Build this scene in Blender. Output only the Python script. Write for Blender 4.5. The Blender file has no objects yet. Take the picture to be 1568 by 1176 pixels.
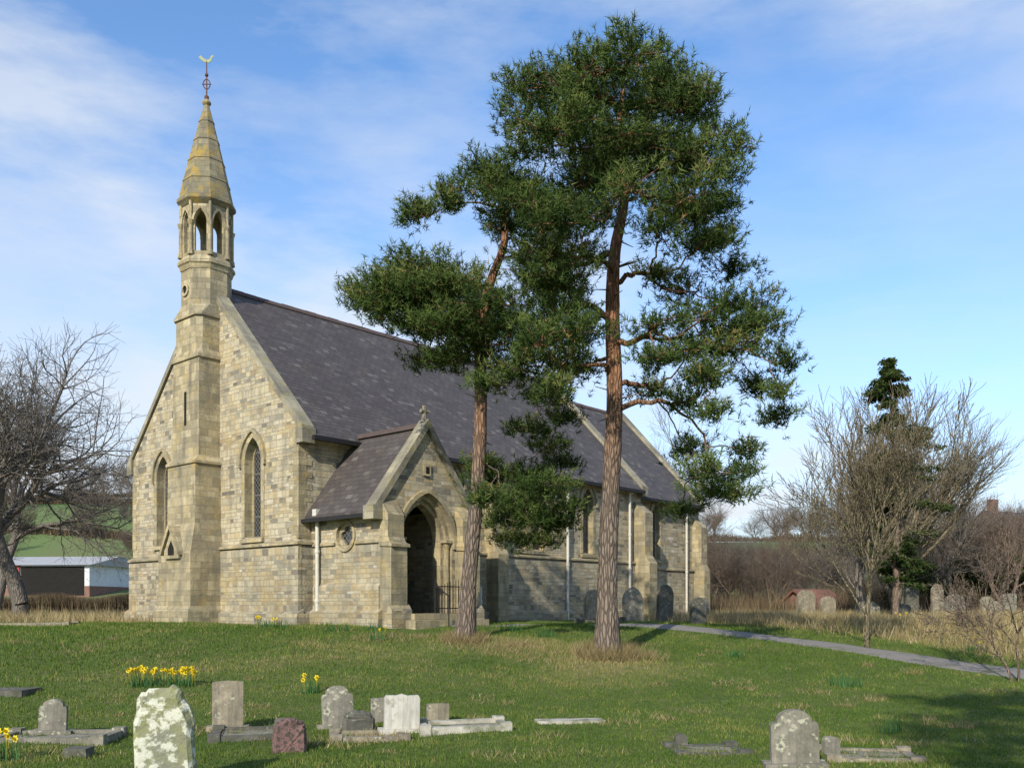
import bpy, math, random
import numpy as np
from mathutils import Vector, Matrix
from mathutils.geometry import tessellate_polygon
random.seed(7); rng=np.random.default_rng(7)
scene=bpy.context.scene
R=math.radians
F=1400.0; CX=784.0; HY=925.0; EYE=1.6

# ------------------------------------------------------------------ terrain
def ss(t):
    t=np.clip(t,0,1); return t*t*(3-2*t)
def H(X,Y):
    X=np.asarray(X,float);Y=np.asarray(Y,float)
    z=1.05*ss((Y-12.5-.22*np.clip(X,-14,14))/11)
    hs=ss((Y-50)/115)
    z=z+(14.5-3.6*np.tanh(X/40))*hs
    near=np.clip((60-Y)/30,0,1)
    z=z+near*(.025*np.sin(X*.9+1)*np.sin(Y*.7)+.018*np.sin(X*2.1+Y*1.3))
    for (a,b,r,k) in ((1.85,18.1,1.1,.15),(-1.03,19.5,1.0,.12)):
        z=z+k*np.exp(-((X-a)**2+(Y-b)**2)/(r*r))
    z=z+hs*1.2*np.sin(X*.045+1)*np.sin(Y*.03)
    return z
def h(x,y): return float(H(x,y))

PATH=[(-1.7,23.1),(-.7,23.5),(.6,24.7),(2.4,24.4),(5.0,22.3),(7.5,20.2),(10.1,18.0),(14,15.3),(24,10)]
def catmull(P,n=12):
    out=[];P=[P[0]]+P+[P[-1]]
    for i in range(1,len(P)-2):
        a,b,c,d=[np.array(q) for q in P[i-1:i+3]]
        for k in range(n):
            t=k/n
            out.append(.5*((2*b)+(-a+c)*t+(2*a-5*b+4*c-d)*t*t+(-a+3*b-3*c+d)*t**3))
    out.append(np.array(P[-2]));return np.array(out)
PC=catmull(PATH)
def path_dist(X,Y):
    d=np.full(X.shape,1e9)
    for p in PC: d=np.minimum(d,(X-p[0])**2+(Y-p[1])**2)
    return np.sqrt(d)
CH_O=np.array([-5.6,24.0]);CE=np.array([.66,.7513]);CN=np.array([-.7513,.66])
def in_church(X,Y,m=.25):
    dx=X-CH_O[0];dy=Y-CH_O[1]
    e=dx*CE[0]+dy*CE[1];n=dx*CN[0]+dy*CN[1]
    a=(e>-m)&(e<21.6+m)&(n>-m)&(n<9.1+m)
    b=(e>.3-m)&(e<3.5+m)&(n>-4.0-m)&(n<0)
    c=(e>-1.2-m)&(e<0)&(n>3.6-m)&(n<5.5+m)
    return a|b|c
def dryness(X,Y):
    L=np.clip((Y-25.5)/2.5,0,1)*np.clip((-8-X)/1.5,0,1)
    py=24.6-.85*(X-2)
    Rr=np.clip((Y-py-1.9)/2.0,0,1)*np.clip((X-4)/2,0,1)
    d=np.maximum(L,Rr)*(1-np.clip((Y-55)/20,0,1))
    for (a,b,r) in ((-1.03,19.2,1.1),(1.85,17.7,1.3),(.3,19.4,1.2)):
        d=np.maximum(d,.9*np.exp(-((X-a)**2+(Y-b)**2)/(r*r)))
    bank=np.exp(-((Y-18.5-.2*X)/2.6)**2)*(.5+.5*np.sin(X*1.1+np.sin(Y*1.3)*2))*np.clip((4-X)/3,0,1)*np.clip((X+9)/3,0,1)
    return np.maximum(d,.38*bank)

# ------------------------------------------------------------------ materials
def M(name,rough=.85):
    m=bpy.data.materials.new(name);m.use_nodes=True
    b=m.node_tree.nodes['Principled BSDF'];b.inputs['Roughness'].default_value=rough
    b.inputs['Specular IOR Level'].default_value=.25
    return m,m.node_tree,b
def nd(nt,t,ins=None,**kw):
    n=nt.nodes.new(t)
    for k,v in kw.items(): setattr(n,k,v)
    for k,v in (ins or {}).items():
        if isinstance(v,bpy.types.NodeSocket): nt.links.new(v,n.inputs[k])
        else: n.inputs[k].default_value=v
    return n
def c4(c): return (c[0],c[1],c[2],1)
def mix(nt,f,a,b,blend='MIX'):
    n=nt.nodes.new('ShaderNodeMix');n.data_type='RGBA';n.blend_type=blend
    for i,v in ((0,f),(6,a),(7,b)):
        if isinstance(v,bpy.types.NodeSocket): nt.links.new(v,n.inputs[i])
        else: n.inputs[i].default_value=v if i==0 else c4(v)
    return n.outputs[2]
def ramp(nt,f,stops,interp='LINEAR'):
    n=nt.nodes.new('ShaderNodeValToRGB');n.color_ramp.interpolation=interp
    e=n.color_ramp.elements
    while len(e)<len(stops): e.new(.5)
    for i,(p,c) in enumerate(stops):
        e[i].position=p;e[i].color=c4(c) if not isinstance(c,(int,float)) else (c,c,c,1)
    nt.links.new(f,n.inputs[0]);return n.outputs[0]
def noise(nt,vec,scale,detail=4,rough=.6):
    n=nd(nt,'ShaderNodeTexNoise',{'Scale':scale,'Detail':detail,'Roughness':rough})
    if vec is not None: nt.links.new(vec,n.inputs['Vector'])
    return n.outputs['Fac']
def bump(nt,b,hs,strength=.5,dist=.02,normal=None):
    n=nd(nt,'ShaderNodeBump',{'Height':hs,'Strength':strength,'Distance':dist})
    if normal: nt.links.new(normal,n.inputs['Normal'])
    nt.links.new(n.outputs[0],b.inputs['Normal']);return n.outputs[0]
def mth(nt,op,a,b=None,clamp=False):
    n=nt.nodes.new('ShaderNodeMath');n.operation=op;n.use_clamp=clamp
    for i,v in ((0,a),(1,b)):
        if v is None: continue
        if isinstance(v,bpy.types.NodeSocket): nt.links.new(v,n.inputs[i])
        else: n.inputs[i].default_value=v
    return n.outputs[0]

def masonry(name,bw,rh,mort,stops,mcol,stain,stain_lo,stain_hi,warp=.02,bs=.6,extra=None,streak=.4,low=False,irr=0.0,med_k=.4):
    m,nt,b=M(name,.9)
    tc=nt.nodes.new('ShaderNodeTexCoord');uv=tc.outputs['UV'];ob=tc.outputs['Object']
    wn=nd(nt,'ShaderNodeTexNoise',{'Vector':uv,'Scale':2.5,'Detail':2})
    w=nd(nt,'ShaderNodeVectorMath',{0:wn.outputs['Color'],1:(.5,.5,.5)},operation='SUBTRACT')
    w2=nd(nt,'ShaderNodeVectorMath',{0:w.outputs[0]},operation='SCALE');w2.inputs['Scale'].default_value=warp
    w3=nd(nt,'ShaderNodeVectorMath',{0:uv,1:w2.outputs[0]},operation='ADD').outputs[0]
    if irr:
        s=nd(nt,'ShaderNodeSeparateXYZ',{0:w3});u,v=s.outputs[0],s.outputs[1]
        v=mth(nt,'ADD',v,mth(nt,'MULTIPLY',mth(nt,'SINE',mth(nt,'MULTIPLY',v,8.3)),.045))
        v=mth(nt,'ADD',v,mth(nt,'MULTIPLY',mth(nt,'SINE',mth(nt,'MULTIPLY',v,21.0)),.016))
        row=mth(nt,'FLOOR',mth(nt,'DIVIDE',v,rh))
        cv=nd(nt,'ShaderNodeCombineXYZ',{0:mth(nt,'MULTIPLY',u,1.7),1:mth(nt,'MULTIPLY',row,7.31),2:0.0})
        jn=noise(nt,cv.outputs[0],1.0,1,.5)
        u=mth(nt,'ADD',u,mth(nt,'MULTIPLY',jn,irr))
        w3=nd(nt,'ShaderNodeCombineXYZ',{0:u,1:v,2:0.0}).outputs[0]
    br=nd(nt,'ShaderNodeTexBrick',{'Vector':w3,'Color1':(0,0,0,1),'Color2':(1,1,1,1),'Mortar':(.5,.5,.5,1),
        'Scale':1.0,'Mortar Size':mort,'Mortar Smooth':.3,'Bias':0.0,'Brick Width':bw,'Row Height':rh},
        offset=.43,offset_frequency=2,squash=.62,squash_frequency=3)
    col=ramp(nt,br.outputs['Color'],stops)
    fine=noise(nt,ob,14,5,.7)
    col=mix(nt,mth(nt,'MULTIPLY',fine,.45),col,(.55,.52,.45),'MULTIPLY')
    col=mix(nt,br.outputs['Fac'],col,mcol)
    med=ramp(nt,noise(nt,ob,4.5,5,.7),[(.48,0),(.68,1)])
    col=mix(nt,mth(nt,'MULTIPLY',med,med_k),col,stain)
    big=noise(nt,ob,.9,6,.65)
    sf=ramp(nt,big,[(stain_lo,0),(stain_hi,1)])
    col=mix(nt,mth(nt,'MULTIPLY',sf,.7),col,stain)
    mp=nd(nt,'ShaderNodeMapping',{'Vector':uv,'Scale':(3.2,.35,1)})
    st=ramp(nt,noise(nt,mp.outputs[0],1.0,5,.6),[(.50,0),(.70,1)])
    col=mix(nt,mth(nt,'MULTIPLY',st,streak),col,(.13,.12,.095))
    sz=nd(nt,'ShaderNodeSeparateXYZ',{0:ob})
    lw=mth(nt,'MULTIPLY',ramp(nt,mth(nt,'DIVIDE',sz.outputs[2],2.2),[(0,1),(.9,.45),(1,0)]),ramp(nt,noise(nt,ob,2.1,5,.7),[(.35,.1),(.65,.8)]))
    if low: col=mix(nt,mth(nt,'MULTIPLY',lw,.6),col,(.14,.13,.09))
    if extra:
        ecol,lo,hi,sc=extra
        ef=ramp(nt,noise(nt,ob,sc,5,.65),[(lo,0),(hi,1)])
        col=mix(nt,mth(nt,'MULTIPLY',ef,.7),col,ecol)
    nt.links.new(col,b.inputs['Base Color'])
    hh=mth(nt,'SUBTRACT',mth(nt,'ADD',mth(nt,'MULTIPLY',fine,.9),mth(nt,'MULTIPLY',br.outputs['Color'],.6)),br.outputs['Fac'])
    bump(nt,b,hh,bs,.03)
    return m
m_rubble=masonry('rubble_stone',.30,.118,.009,[(0,(.17,.15,.12)),(.14,(.34,.31,.24)),(.35,(.52,.46,.325)),(.6,(.60,.53,.37)),(.82,(.54,.44,.26)),(.92,(.40,.31,.18)),(1,(.70,.65,.52))],(.42,.37,.26),(.21,.19,.145),.50,.76,.035,1.0,((.50,.37,.16),.53,.76,1.1),.45,True,.42,.42)
m_ashlar=masonry('ashlar_stone',.42,.2,.006,[(0,(.32,.27,.16)),(.4,(.46,.385,.23)),(.75,(.54,.45,.27)),(1,(.60,.52,.34))],(.32,.28,.19),(.18,.165,.125),.45,.68,.014,.7,((.46,.32,.09),.56,.76,2.2),.65,True,.16,.5)
m_spire=masonry('spire_stone',.42,.18,.006,[(0,(.20,.185,.12)),(.5,(.31,.265,.16)),(1,(.40,.34,.21))],(.19,.175,.12),(.13,.12,.09),.40,.62,.012,.6,((.40,.27,.045),.46,.62,2.6),.6)
m_coping=masonry('coping_stone',.7,.7,.006,[(0,(.30,.275,.2)),(1,(.46,.42,.30))],(.2,.18,.14),(.13,.12,.095),.40,.62,.01,.5,((.33,.27,.10),.55,.7,3),.5)
m_brick=masonry('red_brick',.24,.08,.01,[(0,(.22,.09,.06)),(1,(.32,.15,.1))],(.3,.26,.22),(.18,.1,.07),.5,.8)

def slate_mat(name,stops,lich=.5):
    m,nt,b=M(name,.6)
    tc=nt.nodes.new('ShaderNodeTexCoord');uv=tc.outputs['UV']
    br=nd(nt,'ShaderNodeTexBrick',{'Vector':uv,'Color1':(0,0,0,1),'Color2':(1,1,1,1),'Mortar':(0,0,0,1),'Scale':1.0,'Mortar Size':.006,'Mortar Smooth':.2,'Brick Width':.24,'Row Height':.16})
    col=ramp(nt,br.outputs['Color'],stops)
    big=noise(nt,tc.outputs['Object'],.8,6,.7)
    col=mix(nt,ramp(nt,big,[(.4,0),(.75,.7)]),col,(.055,.046,.043))
    li=ramp(nt,noise(nt,tc.outputs['Object'],5,6,.75),[(.66,0),(.74,1)])
    col=mix(nt,mth(nt,'MULTIPLY',li,lich),col,(.24,.23,.19))
    mos=ramp(nt,noise(nt,tc.outputs['Object'],1.7,6,.75),[(.56,0),(.72,1)])
    col=mix(nt,mth(nt,'MULTIPLY',mos,.5),col,(.12,.10,.06))
    col=mix(nt,mth(nt,'MULTIPLY',br.outputs['Fac'],.8),col,(.025,.02,.02))
    nt.links.new(col,b.inputs['Base Color'])
    sep=nd(nt,'ShaderNodeSeparateXYZ',{0:uv})
    fr=mth(nt,'FRACT',mth(nt,'DIVIDE',sep.outputs[1],.16))
    hh=mth(nt,'SUBTRACT',mth(nt,'MULTIPLY',br.outputs['Color'],.5),mth(nt,'MULTIPLY',fr,.8))
    bump(nt,b,hh,.6,.014)
    return m
m_slate=slate_mat('slate_roof',[(0,(.070,.060,.056)),(.5,(.086,.074,.069)),(.9,(.104,.090,.083)),(1,(.16,.145,.13))])
m_tile=slate_mat('red_tile',[(0,(.20,.085,.055)),(1,(.28,.13,.08))])

def noisemat(name,a,b_,scale=6,patch=None,plo=.55,phi=.62,pscale=5,rough=.9,bs=.4,bd=.01,dirt=None,metal=0,streak=0):
    m,nt,b=M(name,rough);tc=nt.nodes.new('ShaderNodeTexCoord');ob=tc.outputs['Object']
    f=noise(nt,ob,scale,6,.65)
    col=ramp(nt,f,[(.3,a),(.7,b_)])
    if dirt: col=mix(nt,ramp(nt,noise(nt,ob,3.2,6,.75),[(.42,0),(.66,.9)]),col,dirt)
    if streak:
        mp=nd(nt,'ShaderNodeMapping',{'Vector':ob,'Scale':(14,14,1.6)})
        col=mix(nt,mth(nt,'MULTIPLY',ramp(nt,noise(nt,mp.outputs[0],1,5,.65),[(.45,0),(.7,1)]),streak),col,(.08,.08,.06))
    if patch: col=mix(nt,ramp(nt,noise(nt,ob,pscale,6,.6),[(plo,0),(phi,1)]),col,patch)
    nt.links.new(col,b.inputs['Base Color']);bump(nt,b,f,bs,bd)
    b.inputs['Metallic'].default_value=metal
    return m
m_dark=noisemat('dark_interior',(.012,.011,.01),(.02,.018,.016))
m_iron=noisemat('black_iron',(.012,.012,.013),(.03,.028,.026),20,rough=.5)
m_rust=noisemat('rusty_iron',(.10,.045,.03),(.16,.07,.04),20,rough=.7)
m_pipe=noisemat('cream_pipe',(.50,.48,.41),(.62,.60,.52),6,rough=.5)
m_wood=noisemat('oak_door',(.05,.03,.018),(.10,.06,.035),9,rough=.6)
m_ridge=noisemat('ridge_tile',(.07,.052,.047),(.11,.08,.07),8)
m_gold=noisemat('weathered_gilt',(.30,.30,.14),(.3,.36,.2),12,rough=.6)
m_path=noisemat('path_gravel',(.17,.155,.14),(.25,.23,.205),30,patch=(.13,.13,.08),plo=.52,phi=.7,pscale=2)
m_gs_grey=noisemat('gravestone_grey',(.20,.185,.15),(.32,.295,.235),9,patch=(.42,.42,.31),plo=.58,phi=.65,pscale=12,dirt=(.11,.11,.08),bs=.8,streak=.6)
m_gs_tan=noisemat('gravestone_tan',(.28,.24,.17),(.38,.33,.23),8,patch=(.42,.42,.34),plo=.62,phi=.68,pscale=14,dirt=(.13,.115,.085),bs=.7,streak=.7)
m_gs_dark=noisemat('gravestone_dark',(.08,.078,.068),(.16,.15,.125),8,patch=(.25,.25,.18),plo=.58,phi=.68,pscale=10,dirt=(.06,.065,.04))
m_gs_lichen=noisemat('gravestone_lichen',(.17,.17,.125),(.28,.28,.20),9,patch=(.55,.55,.44),plo=.5,phi=.56,pscale=9,dirt=(.27,.28,.10),bs=1,bd=.03)
m_gs_red=noisemat('red_granite',(.16,.09,.08),(.28,.17,.15),45,patch=(.09,.075,.06),plo=.5,phi=.56,pscale=22,bs=1,bd=.03)
m_gs_white=noisemat('white_marble',(.48,.46,.39),(.58,.56,.49),6,patch=(.30,.29,.22),plo=.56,phi=.68,pscale=8,bs=.3,streak=.4)
m_gs_pale=noisemat('pale_kerbstone',(.36,.34,.27),(.55,.52,.45),12,patch=(.2,.2,.14),plo=.5,phi=.62,pscale=7,dirt=(.23,.22,.16))
m_gravel=noisemat('grave_gravel',(.16,.14,.11),(.42,.38,.31),60,bs=1,bd=.02,patch=(.09,.12,.03),plo=.5,phi=.62,pscale=4)
m_white=noisemat('painted_metal',(.58,.60,.62),(.70,.71,.72),3,patch=(.4,.36,.3),plo=.62,phi=.72,pscale=2)

def glass_mat():
    m,nt,b=M('leaded_glass',.12);b.inputs['Specular IOR Level'].default_value=.6
    tc=nt.nodes.new('ShaderNodeTexCoord');s=nd(nt,'ShaderNodeSeparateXYZ',{0:tc.outputs['UV']})
    u,v=s.outputs[0],s.outputs[1]
    def line(x,p,w):
        f=mth(nt,'FRACT',mth(nt,'DIVIDE',x,p));return mth(nt,'LESS_THAN',f,w/p)
    l=mth(nt,'MAXIMUM',line(mth(nt,'ADD',u,v),.15,.022),line(mth(nt,'SUBTRACT',u,v),.15,.022))
    l=mth(nt,'MAXIMUM',l,line(v,.6,.035))
    vn=nd(nt,'ShaderNodeTexNoise',{'Vector':tc.outputs['UV'],'Scale':9.0})
    g=ramp(nt,vn.outputs['Fac'],[(.35,(.012,.013,.015)),(.7,(.04,.045,.05))])
    nt.links.new(mix(nt,l,g,(.12,.12,.115)),b.inputs['Base Color'])
    nt.links.new(mth(nt,'ADD',mth(nt,'MULTIPLY',l,.5),.2),b.inputs['Roughness'])
    return m
m_glass=glass_mat()

def leafmat(name,stops,transl=.25,rough=.6):
    m=bpy.data.materials.new(name);m.use_nodes=True;nt=m.node_tree
    b=nt.nodes['Principled BSDF'];b.inputs['Roughness'].default_value=rough;b.inputs['Specular IOR Level'].default_value=.2
    at=nd(nt,'ShaderNodeAttribute',attribute_name='shade')
    col=ramp(nt,at.outputs['Fac'],stops)
    if transl<=0:
        nt.nodes.remove(b);d=nd(nt,'ShaderNodeBsdfDiffuse',{'Color':col});nt.links.new(d.outputs[0],nt.nodes['Material Output'].inputs[0]);return m
    nt.links.new(col,b.inputs['Base Color'])
    t=nd(nt,'ShaderNodeBsdfTranslucent',{'Color':col});mx=nd(nt,'ShaderNodeMixShader',{0:transl,1:b.outputs[0],2:t.outputs[0]})
    nt.links.new(mx.outputs[0],nt.nodes['Material Output'].inputs[0]);return m
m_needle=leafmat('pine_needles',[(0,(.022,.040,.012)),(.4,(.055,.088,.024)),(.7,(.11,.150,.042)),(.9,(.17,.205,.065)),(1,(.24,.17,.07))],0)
m_grass=leafmat('grass_blades',[(0,(.06,.115,.015)),(.5,(.105,.17,.026)),(.8,(.18,.22,.045)),(1,(.33,.28,.11))],.3)
m_dry=leafmat('dry_grass',[(0,(.14,.13,.05)),(.35,(.28,.22,.10)),(.7,(.42,.33,.17)),(1,(.55,.46,.28))],.25)
m_daff=leafmat('daffodil_leaves',[(0,(.04,.11,.03)),(1,(.08,.19,.06))],.25)
m_yellow=leafmat('daffodil_petals',[(0,(.75,.55,.02)),(1,(.85,.70,.04))],.3)
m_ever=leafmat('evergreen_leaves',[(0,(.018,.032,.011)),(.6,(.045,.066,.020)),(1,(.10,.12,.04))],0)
m_brush=leafmat('brown_brush',[(0,(.07,.05,.033)),(.6,(.15,.115,.07)),(1,(.25,.20,.12))],0)

def bark(name,lo,hi,z0=None,z1=None,up_lo=None,up_hi=None):
    m,nt,b=M(name,.9);tc=nt.nodes.new('ShaderNodeTexCoord');ob=tc.outputs['Object']
    mp=nd(nt,'ShaderNodeMapping',{'Vector':ob,'Scale':(1,1,.22)})
    v=nd(nt,'ShaderNodeTexVoronoi',{'Vector':mp.outputs[0],'Scale':17.0},feature='DISTANCE_TO_EDGE')
    f=noise(nt,mp.outputs[0],12,6,.7)
    k=mth(nt,'ADD',mth(nt,'MULTIPLY',ramp(nt,v.outputs['Distance'],[(0,0),(.25,1)]),.6),mth(nt,'MULTIPLY',f,.6),True)
    col=ramp(nt,k,[(.2,lo),(.9,hi)])
    if z0 is not None:
        s=nd(nt,'ShaderNodeSeparateXYZ',{0:ob})
        g=mth(nt,'DIVIDE',mth(nt,'SUBTRACT',s.outputs[2],z0),z1-z0,True)
        col=mix(nt,g,col,ramp(nt,k,[(.2,up_lo),(.9,up_hi)]))
    nt.links.new(col,b.inputs['Base Color']);bump(nt,b,k,1,.04);return m
m_pinebark=bark('pine_bark',(.06,.047,.038),(.25,.195,.15),3.0,6.0,(.12,.06,.032),(.36,.185,.10))
m_twig=bark('grey_bark',(.12,.105,.09),(.25,.22,.18))
m_twig2=bark('brown_twigs',(.13,.095,.07),(.26,.195,.145))
m_twig3=bark('birch_bark',(.14,.115,.07),(.28,.235,.15))

def ground_mat():
    m,nt,b=M('lawn',.95);geo=nt.nodes.new('ShaderNodeNewGeometry');p=geo.outputs['Position']
    n1=noise(nt,p,.5,6,.65);n2=noise(nt,p,7,6,.75);n3=noise(nt,p,45,4,.7)
    g=ramp(nt,n1,[(.3,(.055,.10,.016)),(.5,(.09,.14,.024)),(.7,(.14,.17,.036))])
    g=mix(nt,mth(nt,'MULTIPLY',n2,.9),g,ramp(nt,n2,[(.35,(.042,.085,.014)),(.7,(.17,.195,.05))]))
    g=mix(nt,ramp(nt,n3,[(.55,0),(.8,.6)]),g,(.26,.23,.10))
    g=mix(nt,ramp(nt,noise(nt,p,1.3,6,.75),[(.50,0),(.66,.65)]),g,(.20,.17,.07))
    dr=nd(nt,'ShaderNodeAttribute',attribute_name='dry').outputs['Fac']
    d=ramp(nt,n2,[(.3,(.14,.12,.05)),(.5,(.26,.205,.10)),(.75,(.38,.31,.17))])
    f=mth(nt,'MULTIPLY',dr,ramp(nt,noise(nt,p,1.1,5,.7),[(.25,.45),(.6,1.0)]))
    g=mix(nt,f,g,d)
    far=nd(nt,'ShaderNodeAttribute',attribute_name='far').outputs['Fac']
    fg=ramp(nt,noise(nt,p,.035,5,.6),[(.35,(.095,.155,.045)),(.52,(.13,.185,.06)),(.66,(.17,.16,.075)),(.8,(.12,.12,.06))])
    g=mix(nt,far,g,fg)
    nt.links.new(g,b.inputs['Base Color']);bump(nt,b,mth(nt,'ADD',n2,n3),.8,.04);return m
m_ground=ground_mat()

# ------------------------------------------------------------------ mesh helpers
def link(o,parent=None):
    scene.collection.objects.link(o)
    if parent: o.parent=parent
    return o
def empty(name,loc=(0,0,0),rz=0):
    e=bpy.data.objects.new(name,None);e.location=loc;e.rotation_euler=(0,0,rz);e.empty_display_size=.5
    scene.collection.objects.link(e);return e
class MB:
    def __init__(s): s.v=[];s.f=[];s.m=[]
    def face(s,pts,mi=0):
        i=len(s.v);s.v+= [tuple(p) for p in pts];s.f.append(tuple(range(i,i+len(pts))));s.m.append(mi)
    def hull(s,A,B,mi=0,caps=True):
        n=len(A)
        for i in range(n):
            j=(i+1)%n;s.face([A[i],A[j],B[j],B[i]],mi)
        if caps: s.face(A[::-1],mi);s.face(B,mi)
    def box(s,x0,x1,y0,y1,z0,z1,mi=0):
        A=[(x0,y0,z0),(x1,y0,z0),(x1,y1,z0),(x0,y1,z0)];s.hull(A,[(a[0],a[1],z1) for a in A],mi)
    def ex(s,poly,x0,x1,mi=0): s.hull([(x0,a,b) for a,b in poly],[(x1,a,b) for a,b in poly],mi)
    def ey(s,poly,y0,y1,mi=0): s.hull([(a,y0,b) for a,b in poly],[(a,y1,b) for a,b in poly],mi)
    def loft(s,rings,mi=0,cap=True):
        for a,b in zip(rings,rings[1:]): s.hull(a,b,mi,False)
        if cap: s.face(rings[0][::-1],mi);s.face(rings[-1],mi)
    def cyl(s,p0,p1,r0,r1=None,k=10,mi=0):
        r1=r0 if r1 is None else r1
        p0=Vector(p0);p1=Vector(p1);d=(p1-p0).normalized();u=d.orthogonal().normalized();w=d.cross(u)
        A=[p0+r0*(math.cos(t)*u+math.sin(t)*w) for t in [2*math.pi*i/k for i in range(k)]]
        B=[p1+r1*(math.cos(t)*u+math.sin(t)*w) for t in [2*math.pi*i/k for i in range(k)]]
        s.hull(A,B,mi)
    def panel(s,outer,holes,O,U,D,mi=0,rmi=1):
        O=Vector(O);U=Vector(U);D=Vector(D)
        P=lambda a,off=0:O+U*a[0]+Vector((0,0,a[1]))+D*off
        loops=[[Vector((a[0],a[1],0)) for a in L] for L in [outer]+holes]
        flat=[a for L in [outer]+holes for a in L]
        for t in tessellate_polygon(loops): s.face([P(flat[i]) for i in t],mi)
        for L in holes:
            for i in range(len(L)):
                j=(i+1)%len(L);s.face([P(L[i]),P(L[j]),P(L[j],1),P(L[i],1)],rmi)
    def ring(s,inn,out,O,U,Nn,off,depth,mi=1,closed=True):
        O=Vector(O);U=Vector(U);Nn=Vector(Nn)
        P=lambda a,o:O+U*a[0]+Vector((0,0,a[1]))+Nn*o
        n=len(inn)
        for i in range(n if closed else n-1):
            j=(i+1)%n
            s.face([P(inn[i],off),P(inn[j],off),P(out[j],off),P(out[i],off)],mi)
            s.face([P(out[i],off),P(out[j],off),P(out[j],off-depth),P(out[i],off-depth)],mi)
            s.face([P(inn[i],off),P(inn[j],off),P(inn[j],off-depth),P(inn[i],off-depth)],mi)
    def build(s,name,mats,parent=None,bevel=0,smooth=False):
        me=bpy.data.meshes.new(name);me.from_pydata(s.v,[],s.f)
        for m in mats: me.materials.append(m)
        me.polygons.foreach_set('material_index',s.m)
        uvl=me.uv_layers.new(name='UVMap').data
        for p in me.polygons:
            n=p.normal
            t=Vector((-n.y,n.x,0))
            t=Vector((1,0,0)) if t.length<1e-4 else t.normalized()
            b=n.cross(t)
            if b.z<0: b=-b
            if abs(n.z)>.999: b=Vector((0,1,0))
            for li in p.loop_indices:
                c=me.vertices[me.loops[li].vertex_index].co;uvl[li].uv=(c.dot(t),c.dot(b))
        if smooth: me.polygons.foreach_set('use_smooth',[True]*len(me.polygons))
        me.update()
        o=bpy.data.objects.new(name,me);link(o,parent)
        if bevel:
            bm=o.modifiers.new('bevel','BEVEL');bm.width=bevel;bm.segments=2;bm.limit_method='ANGLE'
        return o
def lancet(cx,z0,w,zs,rise,n=8,grow=0,base=None):
    a=w/2;c=(rise*rise-a*a)/(2*a);Rr=a+c+grow;a2=a+grow
    th=math.acos(max(-1,min(1,c/Rr)))
    L=[(cx+c-Rr*math.cos(th*i/n),zs+Rr*math.sin(th*i/n)) for i in range(n+1)]
    Rt=[(2*cx-x,z) for x,z in L[:-1]][::-1]
    zb=z0 if base is None else base
    return [(cx-a2,zb)]+L+Rt+[(cx+a2,zb)]
def raw_mesh(name,V,Fq,k,mat,parent=None,shade=None,smooth=False):
    me=bpy.data.meshes.new(name);nv=len(V);nf=len(Fq)
    me.vertices.add(nv);me.vertices.foreach_set('co',V.astype(np.float32).ravel())
    me.loops.add(nf*k);me.loops.foreach_set('vertex_index',Fq.astype(np.int32).ravel())
    me.polygons.add(nf);me.polygons.foreach_set('loop_start',np.arange(0,nf*k,k,dtype=np.int32))
    me.polygons.foreach_set('loop_total',np.full(nf,k,dtype=np.int32))
    if smooth: me.polygons.foreach_set('use_smooth',np.ones(nf,dtype=bool))
    me.update(calc_edges=True)
    if shade is not None:
        a=me.attributes.new('shade','FLOAT','POINT');a.data.foreach_set('value',shade.astype(np.float32))
    if mat: me.materials.append(mat)
    o=bpy.data.objects.new(name,me);link(o,parent);return o
def tri_mesh(name,V,shade,mat,parent=None):
    V=V.reshape(-1,3);return raw_mesh(name,V,np.arange(len(V)).reshape(-1,3),3,mat,parent,shade)
def tubes(name,A,B,ra,rb,mat,parent=None,k=5):
    A=np.array(A);B=np.array(B);ra=np.array(ra);rb=np.array(rb);d=B-A
    d/=np.linalg.norm(d,axis=1,keepdims=True)+1e-9
    ref=np.where(np.abs(d[:,2:3])<.9,np.array([[0,0,1.]]),np.array([[1.,0,0]]))
    u=np.cross(d,ref);u/=np.linalg.norm(u,axis=1,keepdims=True);w=np.cross(d,u)
    t=np.arange(k)*2*np.pi/k;ct=np.cos(t)[None,:,None];st=np.sin(t)[None,:,None]
    off=ct*u[:,None]+st*w[:,None]
    VA=A[:,None]+ra[:,None,None]*off;VB=B[:,None]+rb[:,None,None]*off
    V=np.concatenate([VA,VB],1).reshape(-1,3);n=len(A)
    i=np.arange(k);j=(i+1)%k
    q=np.stack([i,j,j+k,i+k],1)[None]+(np.arange(n)*2*k)[:,None,None]
    return raw_mesh(name,V,q.reshape(-1,4),4,mat,parent,smooth=True)
def skin_path(name,pts,rad,mat,parent=None,k=14,rough=.04):
    pts=[np.array(p,float) for p in pts];P=catmull([tuple(p) for p in pts],8);Rd=catmull([(r,) for r in rad],8)[:,0]
    V=[];n=len(P);r_=np.random.default_rng(3)
    ph=r_.random(4)*6
    for i,p in enumerate(P):
        for j in range(k):
            t=2*math.pi*j/k;rr=Rd[i]*(1+rough*math.sin(3*t+ph[0]+i*.3)+rough*math.sin(5*t+ph[1]-i*.2)+rough*.5*r_.standard_normal())
            V.append(p+np.array([math.cos(t)*rr,math.sin(t)*rr,0]))
    q=[[i*k+j,i*k+(j+1)%k,(i+1)*k+(j+1)%k,(i+1)*k+j] for i in range(n-1) for j in range(k)]
    raw_mesh(name,np.array(V),np.array(q),4,mat,parent,smooth=True);return P,Rd

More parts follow.
